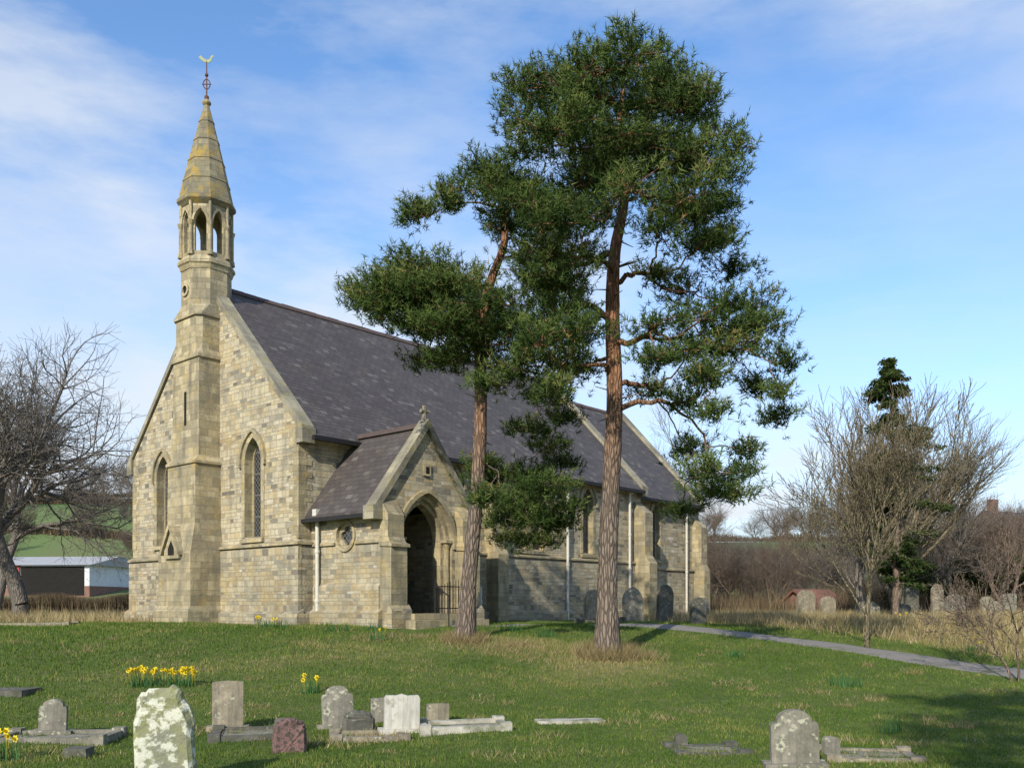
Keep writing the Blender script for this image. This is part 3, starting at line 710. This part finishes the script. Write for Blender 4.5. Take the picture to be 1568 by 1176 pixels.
# ------------------------------------------------------------------ bare trees
def grow(seed,Ht,r0,levels=6,ang=35,up=.12,shrink=.74,kids=2,stems=1,first=.28,wob=.12,trunk_split=3,side=.75):
    r_=random.Random(seed);A=[];B=[];ra=[];rb=[]
    st=[]
    for s in range(stems):
        a=r_.uniform(0,6.28);t=0 if stems==1 else r_.uniform(.08,.3)
        st.append((Vector((0,0,-.2)),Vector((math.cos(a)*t,math.sin(a)*t,1)).normalized(),Ht*first*r_.uniform(.85,1.15),r0,0))
    while st:
        p,d,ln,r,lv=st.pop()
        n=4 if lv<3 else 3;q=p;rr=r
        end=r*(.72 if lv<levels else .4)
        for i in range(n):
            d=(d+Vector((r_.gauss(0,wob),r_.gauss(0,wob),r_.gauss(0,wob)+up*(.5 if lv else .2)))).normalized()
            q2=q+d*ln/n;r2=r+(end-r)*(i+1)/n
            A.append(tuple(q));B.append(tuple(q2));ra.append(max(rr,.004));rb.append(max(r2,.003))
            q=q2;rr=r2
            if lv<levels and (i>=1 or lv>0):
                if r_.random()<(side if lv>0 else .35):
                    ax=d.orthogonal().normalized();ax.rotate(Matrix.Rotation(r_.uniform(0,6.28),3,d))
                    dd=d.copy();dd.rotate(Matrix.Rotation(R(r_.uniform(ang*.8,ang*1.5)),3,ax))
                    st.append((q,dd,ln*shrink*r_.uniform(.6,1),rr*.55,lv+1))
        if lv<levels:
            for kx in range(trunk_split if lv==0 else kids):
                ax=d.orthogonal().normalized();ax.rotate(Matrix.Rotation(r_.uniform(0,6.28),3,d))
                dd=d.copy();dd.rotate(Matrix.Rotation(R(r_.uniform(ang*.4,ang)),3,ax))
                st.append((q,dd,ln*shrink*r_.uniform(.75,1.1),rr*.75,lv+1))
    return A,B,ra,rb
def bare(name,x,y,mat,seed,height=None,**kw):
    T=empty(name,(x,y,h(x,y)));g_=grow(seed,**kw)
    if height:
        top=max(b[2] for b in g_[1]);k=height/top
        g_=([(a[0]*k,a[1]*k,a[2]*k) for a in g_[0]],[(a[0]*k,a[1]*k,a[2]*k) for a in g_[1]],[max(r*k,.0035) for r in g_[2]],[max(r*k,.003) for r in g_[3]])
    tubes('trunk_and_twigs',*g_,mat,T,4);return T
bare('bare_tree',-19.3,36,m_twig,5,height=12.0,Ht=11.5,r0=.25,levels=6,ang=44,up=.08,shrink=.80,first=.2,trunk_split=4)
bare('bare_tree',-25,44,m_twig,9,height=12,Ht=11,r0=.22,levels=6,ang=40,shrink=.76)
bare('birch_tree',7.95,20.4,m_twig3,14,height=5.9,Ht=5.6,r0=.05,levels=5,ang=26,up=.18,shrink=.76,stems=1,first=.26,trunk_split=5)
bare('bare_tree',15.6,37,m_twig3,31,height=9.0,Ht=9.5,r0=.10,levels=5,ang=26,up=.20,shrink=.78,stems=4,first=.22)
bare('bare_tree',13.6,35,m_twig,33,height=7.8,Ht=7,r0=.07,levels=5,ang=26,up=.20,shrink=.78,stems=3,first=.24)
bare('bare_tree',9.55,17.3,m_twig2,41,height=3.2,Ht=3.6,r0=.03,levels=5,ang=34,up=.08,shrink=.77,stems=2,first=.3,side=.55)
bare('bare_tree',8.0,50,m_twig,51,height=12.5,Ht=12.5,r0=.2,levels=6,ang=36,shrink=.77,first=.28)
bare('bare_tree',22,46,m_twig,53,height=7.5,Ht=8,r0=.13,levels=5,ang=34,shrink=.77,stems=2)
bare('bare_tree',24.5,45,m_twig2,54,height=6.5,Ht=8,r0=.13,levels=5,ang=34,shrink=.77,stems=2)
bare('bare_tree',19.5,45,m_twig,55,height=8.0,Ht=8,r0=.13,levels=5,ang=30,shrink=.77,stems=3)

dt=empty('distant_trees')
protos=[]
for s in (61,62,63):
    g_=grow(s,Ht=9,r0=.14,levels=5,ang=36,up=.1,shrink=.77,stems=2,first=.27)
    o=tubes('skeleton',*g_,(m_twig2 if s!=62 else m_twig),dt,3);protos.append(o.data);bpy.data.objects.remove(o)
rr_=random.Random(4)
def dist_tree(x,y,s):
    o=bpy.data.objects.new('tree',rr_.choice(protos));link(o,dt);o.location=(x,y,h(x,y)-.2);o.rotation_euler=(0,0,rr_.uniform(0,6.28));o.scale=(s,s,s*rr_.uniform(.85,1.1))
for i in range(70):
    y=rr_.uniform(52,85);x=rr_.uniform(.19,.64)*y;dist_tree(x,y,rr_.uniform(.45,.85)*(1.15 if x/y>.45 else .85))
for i in range(34):
    y=rr_.uniform(48,70);x=rr_.uniform(.19,.64)*y;dist_tree(x,y,rr_.uniform(.22,.4))
for i in range(14):
    y=rr_.uniform(85,120);x=-rr_.uniform(.36,.66)*y;dist_tree(x,y,rr_.uniform(.35,.6))
for i in range(80):
    y=rr_.uniform(125,172);x=rr_.uniform(-.7,.7)*y;dist_tree(x,y,rr_.uniform(.5,1.0))

def cloud(name,items,mat,size,seed,parent=None,dens=1.0):
    r_=np.random.default_rng(seed);Vs=[];Ss=[]
    for (x,y,z,rx,rz,n) in items:
        n=int(n*dens);u=r_.standard_normal((n,3));u/=np.linalg.norm(u,axis=1,keepdims=True);u*=(r_.random((n,1))**.45)*(1+.25*np.sin(u[:,:1]*7+u[:,1:2]*5+z))
        c=np.array([x,y,z])+u*np.array([rx,rx,rz]);d1=r_.standard_normal((n,3));d1/=np.linalg.norm(d1,axis=1,keepdims=True)
        d2=np.cross(d1,r_.standard_normal((n,3)));d2/=np.linalg.norm(d2,axis=1,keepdims=True)
        s=size*(.6+.8*r_.random((n,1)))
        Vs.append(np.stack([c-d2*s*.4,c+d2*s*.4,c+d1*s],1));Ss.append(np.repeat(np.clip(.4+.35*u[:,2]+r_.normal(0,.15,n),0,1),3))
    return tri_mesh(name,np.concatenate(Vs),np.concatenate(Ss),mat,parent)
# tall ragged conifer on the right
CT=empty('conifer_tree',(13.0,31,h(13.0,31)))
r_=random.Random(8);it=[];A=[];B=[];ra=[];rb=[]
lean=[(0,0,-.2),(.05,0,3),(-.05,0,6),(-.25,0,8.9)]
for a,b,c,d in zip(lean,lean[1:],(.13,.09,.05),(.09,.05,.015)): A.append(a);B.append(b);ra.append(c);rb.append(d)
def wprof(z):
    return np.interp(z,[1.2,2.5,4.0,5.5,6.4,7.0,7.5,7.9,8.4,8.9],[.7,1.2,1.6,1.5,1.15,.55,.45,.7,.45,.06])
for i in range(190):
    z=r_.uniform(1.3,8.85) if r_.random()>.15 else r_.uniform(7.3,8.8);a=r_.uniform(0,6.28);l=float(wprof(z))*r_.uniform(.3,1.15);ax_=float(np.interp(z,[0,3,6,8.9],[0,.05,-.05,-.25]))
    if (math.sin(z*3.1)+math.sin(a*2+z))<-.9: continue
    e=(ax_+math.cos(a)*l,math.sin(a)*l,z-.12*l+r_.uniform(-.1,.1));A.append((ax_,0,z));B.append(e);ra.append(.02);rb.append(.007)
    for t in (.45,.75,1.0):
        it.append((ax_+(e[0]-ax_)*t,e[1]*t,z+(e[2]-z)*t-.04,.12+.14*min(l,1),.09+.06*r_.random(),62))
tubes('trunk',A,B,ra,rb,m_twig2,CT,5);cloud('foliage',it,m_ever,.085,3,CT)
rs=random.Random(3)
def bush(name,x,y,r,hh,mat,n,size,seed):
    T=empty(name,(x,y,h(x,y)));q=random.Random(seed)
    cloud('foliage',[(q.uniform(-r,r)*.8,q.uniform(-r,r)*.5,q.uniform(.2,.85)*hh,r*.33,hh*.2,n//14) for _ in range(14)],mat,size,seed,T)
    g_=grow(seed,Ht=hh*1.1,r0=.05,levels=3,ang=40,stems=4);tubes('stems',*g_,m_twig2,T,4);return T
bush('evergreen_bush',24.5,48,2.0,4.0,m_ever,9000,.11,71);bush('evergreen_bush',19.5,44,1.6,2.6,m_ever,7000,.10,72)
bush('evergreen_bush',28.5,50,2.3,3.4,m_ever,9000,.11,73)

def blades(name,X,Y,hh,wd,lean,sh,mat,parent=None,loc=None,r_=rng):
    n=len(X);Z=H(X,Y)-.005;a=r_.random(n)*6.283;s=np.stack([np.cos(a),np.sin(a),np.zeros(n)],1)*wd[:,None]/2
    P=np.stack([X,Y,Z],1);b=r_.random(n)*6.283
    tip=P+np.stack([np.cos(b)*lean,np.sin(b)*lean,hh],1)
    if loc is not None: P=P-loc;tip=tip-loc
    return tri_mesh(name,np.stack([P-s,P+s,tip],1),np.repeat(sh,3),mat,parent)
n=60000;Y=rng.uniform(43,62,n);X=rng.uniform(.19,.68,n)*Y
cl=.5+.5*np.sin(X*.9+np.sin(Y*.8)*2)*np.sin(Y*.7+np.sin(X*.5)*2)
k=rng.random(n)<(.15+.85*cl);X=X[k];Y=Y[k];cl=cl[k];hh=(.25+1.25*rng.random(len(X))**1.5)*(.4+cl)
blades('bramble_scrub',X,Y,hh,np.full(len(X),.035),hh*.45*rng.random(len(X)),np.clip(rng.normal(.45,.25,len(X)),0,1),m_brush)
n=26000;X=-rng.uniform(.3,.7,n)*56;Y=56+.03*X+rng.normal(0,.4,n);hh=(.75+.35*rng.random(n)+.15*np.sin(X*1.3))
blades('field_hedge',X,Y,hh,np.full(n,.05),.35*rng.random(n),np.clip(rng.normal(.35,.22,n),0,1),m_brush)
for (yy,x0,x1,nn_) in ((105,-78,-30,7000),(130,-90,-30,7000),(104,22,78,9000),(146,-95,95,20000)):
    X=rng.uniform(x0,x1,nn_);Y=yy+4*np.sin(X*.07)+rng.normal(0,.5,nn_);hh=.6+.7*rng.random(nn_)+.3*np.sin(X*.6)
    blades('field_hedge',X,Y,hh,np.full(nn_,.14),.5*rng.random(nn_),np.clip(rng.normal(.3,.2,nn_),0,1),m_brush)

# ------------------------------------------------------------------ farm building (left)
fb=empty('farm_building',(-40.0,73,h(-40.0,73)-.1),R(-6));f=MB()
f.box(-9,9,-4,4,-.6,1.9,0);f.box(-9.02,9.02,-4.02,4.02,-.6,.3,3)
f.ex([(-4.4,1.85),(0,2.7),(4.4,1.85)],-9.3,9.3,1)
for x in (-6,-3.0,0,3.4): f.box(x-.12,x+.12,-4.12,-4.0,-.6,1.9,2)
f.box(3.6,8.6,-4.06,-4.01,-.4,1.75,4)
for i in range(44): 
    x=-9+i*.41
    if x<3.4: f.box(x,x+.06,-4.05,-4.0,.3,1.85,0)
f.build('body',[m_white,noisemat('tin_roof',(.30,.31,.32),(.40,.40,.40),1.5),noisemat('red_paint',(.3,.06,.05),(.38,.1,.07)),m_brick,m_dark],fb)
def house(name,x,y,rz,wd,dp_,hh,rise,wm,rm):
    e=empty(name,(x,y,h(x,y)-.5),rz);f=MB()
    f.panel([(-wd/2,-1),(wd/2,-1),(wd/2,hh),(-wd/2,hh)],[[(cx-.45,z),(cx+.45,z),(cx+.45,z+1.1),(cx-.45,z+1.1)] for cx in (-wd*.3,0,wd*.3) for z in [.9,hh-1.6]] if hh>4 else [],(0,-dp_/2,0),(1,0,0),(0,.15,0),0,3)
    f.face([(-wd/2,-dp_/2+.13,.2),(wd/2,-dp_/2+.13,.2),(wd/2,-dp_/2+.13,hh-.1),(-wd/2,-dp_/2+.13,hh-.1)],2)
    for s in (-1,1): f.face([(s*wd/2,-dp_/2,-1),(s*wd/2,dp_/2,-1),(s*wd/2,dp_/2,hh),(s*wd/2,0,hh+rise),(s*wd/2,-dp_/2,hh)],0)
    f.box(-wd/2,wd/2,dp_/2-.1,dp_/2,-1,hh,0)
    for s in (-1,1): f.ex([(s*(dp_/2+.3),hh-.25),(0,hh+rise+.02),(0,hh+rise+.14),(s*(dp_/2+.3),hh-.1)],-wd/2-.2,wd/2+.2,1)
    if hh>3:
        for s in (-1,1): f.box(s*wd*.4-.4,s*wd*.4+.4,-.3,.3,hh+rise-.6,hh+rise+1.2,0)
    f.build('body',[m_brick,rm,m_glass,m_white],e)
house('brick_house',49,88,R(25),10,7,4.4,2.4,m_brick,m_slate)
house('tiled_outbuilding',15.9,48.5,R(30),2.4,2.2,1.0,.7,m_brick,m_tile)

# ------------------------------------------------------------------ headstones
def prof(kind,wd,hh,q):
    a=wd/2
    if kind=='round': return [(-a,0),(-a,hh-a*.75)]+[(-a*math.cos(t),hh-a*.75+a*.75*math.sin(t)) for t in np.linspace(0,math.pi,15)[1:-1]]+[(a,hh-a*.75),(a,0)]
    if kind=='shoulder':
        s=a*.72;z=hh-s*.75
        return [(-a,0),(-a,z-.03),(-a*.93,z+.0),(-s*1.02,z)]+[(-s*math.cos(t),z+.02+(hh-z-.02)*math.sin(t)) for t in np.linspace(0,math.pi,13)]+[(s*1.02,z),(a*.93,z),(a,z-.03),(a,0)]
    if kind=='gothic': return [(p[0],p[1]) for p in lancet(0,0,wd,hh-a*1.25,a*1.25,7)]
    if kind=='flat': return [(-a,0),(-a,hh*.97),(-a*.6,hh*.985),(0,hh),(a*.6,hh*.985),(a,hh*.97),(a,0)]
    if kind=='notch': return [(-a,0),(-a,hh*.9),(-a*.9,hh*.97),(-a*.3,hh*.96),(0,hh),(a*.35,hh*.95),(a*.9,hh*.97),(a,hh*.9),(a,0)]
    if kind=='rough':
        P=[(-a,0)]
        for t in np.linspace(0,math.pi,26):
            k=1+q.uniform(-.06,.06);P.append((-a*math.copysign(abs(math.cos(t))**.7,math.cos(t))*k*(1-.12*math.sin(t)),hh*.5+hh*.5*math.sin(t)**.75*k))
        return P+[(a,0)]
def headstone(kind,x,y,wd,hh,t,mat,rz=0,lean=0,side=0,base=True,seed=1,name='headstone'):
    q=random.Random(seed);P=prof(kind,wd,hh,q);f=MB()
    if kind=='rough':
        def lay(s,yy): return [(px_*s,yy+q.uniform(-.012,.012),(pz-hh*.45)*s+hh*.45 if pz>0 else pz-.1) for px_,pz in P]
        rings=[lay(.82,-t/2-.02),lay(.95,-t/2+.015),lay(1,-t*.2),lay(1,t*.2),lay(.95,t/2),lay(.8,t/2+.02)]
        f.loft(rings)
    else:
        f.hull([(a,-t/2,b-(.15 if b==0 else 0)) for a,b in P],[(a,t/2,b-(.15 if b==0 else 0)) for a,b in P])
    if base: f.box(-wd/2-.07,wd/2+.07,-t/2-.07,t/2+.07,-.15,.07)
    o=f.build(name,[mat],None,bevel=.014)
    o.location=(x,y,h(x,y)-.01);o.rotation_euler=(R(lean),R(side),R(rz));return o
def kerb(x,y,wd,ln,mat,rz=0,fill=m_gravel,hh=.12):
    f=MB();t=.1
    f.box(-wd/2,wd/2,-ln/2,-ln/2+t,-.15,hh);f.box(-wd/2,wd/2,ln/2-t,ln/2,-.15,hh)
    f.box(-wd/2,-wd/2+t,-ln/2+t+.002,ln/2-t-.002,-.15,hh-.004);f.box(wd/2-t,wd/2,-ln/2+t+.002,ln/2-t-.002,-.15,hh-.004)
    for sx in(-1,1):
        for sy in (-1,1): f.box(sx*(wd/2-.05)-.07,sx*(wd/2-.05)+.07,sy*(ln/2-.05)-.07,sy*(ln/2-.05)+.07,-.1,hh+.03)
    f.box(-wd/2+t,wd/2-t,-ln/2+t,ln/2-t,-.1,hh*.4,1)
    o=f.build('grave_kerb',[mat,fill],None,bevel=.015);o.location=(x,y,h(x,y));o.rotation_euler=(R(rs.uniform(-1.5,1.5)),R(rs.uniform(-1,1)),R(rz));return o
headstone('rough',-3.0,7.95,.52,.90,.14,m_gs_lichen,rz=8,lean=-4,side=-4,base=False,seed=4)
headstone('shoulder',-5.55,11.05,.31,.44,.09,m_gs_grey,rz=12,side=2)
kerb(-5.35,10.75,1.3,.8,m_gs_grey,rz=5,hh=.06)
headstone('flat',-3.62,11.65,.38,.64,.09,m_gs_tan,rz=14,lean=-2)
kerb(-3.15,11.2,1.0,.9,m_gs_dark,rz=14,hh=.06)
headstone('rough',-2.42,9.95,.37,.37,.22,m_gs_red,rz=15,lean=-8,base=False,seed=9)
headstone('shoulder',-2.3,12.1,.41,.57,.1,m_gs_grey,rz=15,lean=-5,side=-2)
headstone('rough',-1.95,11.6,.4,.3,.12,m_gs_dark,rz=20,base=False,seed=10);headstone('rough',-2.85,11.3,.16,.22,.12,m_gs_dark,rz=50,base=False,seed=12)
headstone('flat',-1.75,12.5,.36,.34,.09,m_gs_grey,rz=12,base=False);headstone('flat',-1.0,12.3,.3,.26,.09,m_gs_tan,rz=9,base=False)
headstone('notch',-1.39,11.5,.44,.50,.1,m_gs_white,rz=14,side=1)
kerb(-.62,11.55,1.1,.7,m_gs_pale,rz=10,hh=.08);kerb(-1.75,11.15,.9,.8,m_gs_tan,rz=12,hh=.06)
headstone('shoulder',2.8,9.05,.46,.59,.1,m_gs_grey,rz=-6,lean=2,side=-2)
headstone('round',1.92,10.4,.14,.15,.12,m_gs_dark,base=False);headstone('round',3.4,9.75,.14,.2,.13,m_gs_grey,rz=20,base=False)
kerb(3.75,9.6,.9,.8,m_gs_tan,rz=-12,hh=.03);kerb(2.15,10.1,.8,.6,m_gs_dark,rz=5,hh=.02)
o=MB();o.box(-.46,.46,-.14,.14,-.05,.045);o=o.build('ledger_stone',[m_gs_pale],None,bevel=.02);o.location=(.78,12.35,h(.78,12.35));o.rotation_euler=(0,0,R(8))
o=MB();o.box(-.5,.5,-.3,.3,-.05,.05);o=o.build('ledger_stone',[m_gs_dark],None,bevel=.02);o.location=(-7.9,14.1,h(-7.9,14.1))
o=MB();o.box(-.12,.12,-.1,.1,-.05,.1);o=o.build('stone_block',[m_gs_dark],None,bevel=.02);o.location=(-4.55,9.6,0)
for (x,y,w_,hh,kd,mt,rz,ln) in [(2.45,27.5,.62,1.0,'round',m_gs_tan,30,0),(3.75,28.2,.72,1.1,'gothic',m_gs_grey,30,-4),(4.6,27.6,.55,1.15,'gothic',m_gs_dark,30,3),(5.0,24.6,.45,.75,'gothic',m_gs_dark,25,0),
    (6.4,31,.6,.8,'round',m_gs_grey,20,0),(11.4,35.5,.75,1.1,'round',m_gs_tan,15,2),(12.6,36.5,.65,.9,'round',m_gs_tan,10,0),(13.6,35,.5,.7,'flat',m_gs_grey,0,0),(15.6,36.5,.6,.6,'round',m_gs_dark,0,3),
    (16.6,38,.6,1.3,'flat',m_gs_dark,10,0),(17.3,37.2,.5,1.4,'gothic',m_gs_tan,10,0),(18.4,38,.9,1.0,'round',m_gs_grey,12,0),(20,38.5,.6,.9,'round',m_gs_tan,12,0),(13.0,33,.5,.6,'round',m_gs_grey,0,4),(19.0,36,.6,.7,'shoulder',m_gs_tan,9,0),
    (21.2,39,.6,1.0,'flat',m_gs_grey,5,0),(14.6,38.2,.5,1.0,'gothic',m_gs_grey,5,0)]:
    headstone(kd,x,y,w_,hh,.13,mt,rz=rz,lean=ln,base=False,seed=int(x*10))
kerb(2.6,26.9,.8,1.8,m_gs_dark,rz=-30);kerb(-12.3,23.3,2.2,.7,m_gs_tan,hh=.1,rz=4,fill=m_gs_tan)

# ------------------------------------------------------------------ grass
def scat(n,x0,x1,y0,y1,pw=1.0):
    t=rng.random(n)**pw;Y=y0+(y1-y0)*t;half=Y*.62+.5
    X=rng.uniform(-1,1,n)*half;k=(X>x0)&(X<x1);return X[k],Y[k]
X,Y=scat(330000,-30,30,7.0,27,1.25)
k=~in_church(X,Y)&(path_dist(X,Y)>.54);X=X[k];Y=Y[k]
cl=np.sin(X*3.1+np.sin(Y*2.3)*2)*np.sin(Y*2.7+np.sin(X*1.9)*2)
c2=np.sin(X*.9+np.sin(Y*.6)*2+1)*np.sin(Y*.8+np.sin(X*.7)*1.5)
c3=np.sin(X*6.3+np.sin(Y*4.1)*3)*np.sin(Y*5.7+np.sin(X*3.9)*3)
dr=dryness(X,Y);bank=np.clip((Y-14-.2*X)/4,0,1)
hh=(.020+.02*rng.random(len(X)))*(1+.6*np.clip(cl,0,1)+1.2*bank*rng.random(len(X)))+(rng.random(len(X))<.02)*.04
sh=np.clip(.44+.16*cl+.20*c2+.12*c3+rng.normal(0,.2,len(X))+dr*.6,0,1)
blades('lawn_grass',X,Y,hh,.006+.0006*Y+.003*rng.random(len(X)),hh*.5*rng.random(len(X)),sh,m_grass)
n=110000;X=np.concatenate([rng.uniform(-28,-8,n//2),rng.uniform(4,26,n)]);Y=rng.uniform(17,46,len(X))
k=(rng.random(len(X))<dryness(X,Y)**1.5)&~in_church(X,Y)&(path_dist(X,Y)>.8);X=X[k];Y=Y[k]
tus=.5+.5*np.sin(X*2.3+np.sin(Y*3))*np.sin(Y*2.1+np.sin(X*2.7))
hh=(.08+.26*rng.random(len(X)))*(.5+tus);blades('dry_grass',X,Y,hh,np.full(len(X),.022),hh*.7*rng.random(len(X)),np.clip(.55+rng.normal(0,.25,len(X))-.2*(1-tus),0,1),m_dry)
Xs=[];Ys=[];Hs=[]
tl=[(1.85,17.9,.65,2400,.30),(-1.03,19.3,.5,1400,.24),(-.5,19.0,.9,1000,.13),(2.6,18.2,.5,400,.26),(.8,18.6,1.3,1500,.10),(-1.6,11.0,.4,300,.12),(-2.1,10.5,.5,260,.1),(-3.0,8.1,.4,200,.1),(-3.7,11.5,.5,200,.09),(-2.6,19.9,.9,700,.13),(-6.5,22.8,2.4,900,.1),(3.9,9.4,.6,250,.07)]
q=random.Random(2)
for i in range(130):
    y=q.uniform(9.5,23);tl.append((q.uniform(-.55,.6)*y,y,q.uniform(.1,.4),int(q.uniform(25,90)),q.uniform(.05,.11)))
for (cx,cy,r,n,hm) in tl:
    t=rng.random(n)*6.283;q_=np.sqrt(rng.random(n))*r;Xs.append(cx+np.cos(t)*q_);Ys.append(cy+np.sin(t)*q_*.8);Hs.append(hm*(.4+.8*rng.random(n)))
X=np.concatenate(Xs);Y=np.concatenate(Ys);hh=np.concatenate(Hs)
k=~in_church(X,Y)&(path_dist(X,Y)>.75);X=X[k];Y=Y[k];hh=hh[k]
blades('dead_grass_tufts',X,Y,hh,np.full(len(X),.011),hh*.7,np.clip(rng.normal(.42,.22,len(X)),0,1),m_dry)
def daff(x,y,r,nl,nf,seed,hm=.28):
    q=np.random.default_rng(seed);T=empty('daffodil_clump' if nf else 'daffodil_leaves_clump',(x,y,h(x,y)));loc=np.array([x,y,h(x,y)])
    t=q.random(nl)*6.283;s=np.sqrt(q.random(nl))*r;X=x+np.cos(t)*s;Y=y+np.sin(t)*s*.5;hh=hm*(.5+.5*q.random(nl))
    blades('leaves',X,Y,hh,np.full(nl,.016),hh*.4*q.random(nl),q.random(nl),m_daff,T,loc,q)
    if nf:
        Vs=[];S=[]
        for i in range(nf):
            a=q.random()*6.283;s_=math.sqrt(q.random())*r;c=np.array([math.cos(a)*s_,math.sin(a)*s_*.5,hm*q.uniform(.75,1.1)])
            n_=np.array([q.normal(-.2,.5),q.normal(-.8,.4),q.normal(.3,.3)]);n_/=np.linalg.norm(n_);u=np.cross(n_,[0,0,1.]);u/=np.linalg.norm(u);v=np.cross(n_,u)
            for k_ in range(6):
                t=k_*math.pi/3;d=math.cos(t)*u+math.sin(t)*v;e=-math.sin(t)*u+math.cos(t)*v
                Vs.append([c,c+d*.024+e*.014+n_*.004,c+d*.043]);Vs.append([c,c+d*.043,c+d*.024-e*.014+n_*.004]);S+=[.9]*6
                Vs.append([c+d*.013,c+e*.013,c+n_*.034+d*.018]);Vs.append([c+e*.013,c+n_*.034+d*.018,c+n_*.034+e*.018]);S+=[.1]*6
            Vs.append([c,c+np.array([.004,0,0]),np.array([c[0],c[1],0])]);S+=[0]*3
        tri_mesh('flowers',np.array(Vs),np.array(S),m_yellow,T)
for i,(x,y,r,nl,nf) in enumerate([(-5.95,14.9,.3,130,22),(-5.4,14.9,.24,130,24),(-3.2,14.6,.15,60,5),(-5.65,21.6,.4,160,6),(-2.85,19.6,.25,60,2),(-5.1,9.25,.2,50,4),
   (5.9,16.2,.3,120,0),(.75,20.5,.25,70,0),(-4.0,21.0,.3,80,0),(4.6,18.9,.2,60,0),(12.5,29,.6,80,4),(8.4,22.8,.3,60,0),(8.8,12.5,.3,60,0),(-3.2,21.2,.25,60,0),(4.75,11.5,.2,40,0),(10.5,20.6,.3,50,3),(.0,21.3,.3,50,0)]):
    daff(x,y,r,nl,nf,100+i)

# ------------------------------------------------------------------ light, sky, camera
el=R(30);sd=Vector((-.36,-.933,0)).normalized()*math.cos(el)+Vector((0,0,math.sin(el)))
sun=bpy.data.lights.new('sun','SUN');sun.energy=5.0;sun.angle=R(.5);sun.color=(1,.92,.79)
so=bpy.data.objects.new('sun',sun);link(so);so.rotation_euler=(-sd).to_track_quat('-Z','Y').to_euler();so.location=(0,-10,30)
wd=bpy.data.worlds.new('World');scene.world=wd;wd.use_nodes=True;nt=wd.node_tree
bg=nt.nodes['Background'];sk=nt.nodes.new('ShaderNodeTexSky');sk.sky_type='NISHITA';sk.sun_disc=False
sk.sun_elevation=el;sk.sun_rotation=math.atan2(sd.x,sd.y)%(2*math.pi);sk.air_density=1.0;sk.dust_density=.3;sk.ozone_density=1.5
tc=nt.nodes.new('ShaderNodeTexCoord')
mp=nd(nt,'ShaderNodeMapping',{'Vector':tc.outputs['Generated'],'Scale':(1.0,1.0,3.2),'Rotation':(R(10),R(22),0),'Location':(.3,.1,.2)})
n1=noise(nt,mp.outputs[0],2.6,10,.60)
mp2=nd(nt,'ShaderNodeMapping',{'Vector':tc.outputs['Generated'],'Scale':(1,1,1.8),'Location':(.9,.5,.4)})
n2=noise(nt,mp2.outputs[0],2.0,3,.5)
cf=mth(nt,'MULTIPLY',ramp(nt,n1,[(.40,0),(.62,1)]),ramp(nt,n2,[(.38,.3),(.56,1)]))
sep=nd(nt,'ShaderNodeSeparateXYZ',{0:tc.outputs['Generated']})
hz=ramp(nt,sep.outputs[2],[(0,.72),(.1,.42),(.28,.14),(.5,.0)])
lf=mth(nt,'MULTIPLY',ramp(nt,mth(nt,'MULTIPLY',sep.outputs[0],-1),[(.1,0),(.5,.5)]),ramp(nt,sep.outputs[2],[(.15,1),(.42,.05)]))
ff=mth(nt,'ADD',mth(nt,'ADD',mth(nt,'MULTIPLY',cf,.62),hz),lf,True)
base=mix(nt,1.0,sk.outputs[0],(1.22,1.58,1.92),'MULTIPLY')
col=mix(nt,ff,base,(6.5,6.9,7.4))
nt.links.new(col,bg.inputs['Color']);bg.inputs['Strength'].default_value=.128
cam=bpy.data.cameras.new('camera');co=bpy.data.objects.new('camera',cam);link(co);co.location=(0,0,EYE);co.rotation_euler=(R(90),0,0)
cam.sensor_width=36;cam.lens=36*F/1568;cam.shift_y=(HY-588)/1568;cam.clip_end=6000;scene.camera=co
scene.view_settings.view_transform='Standard';scene.view_settings.look='None';scene.view_settings.exposure=0
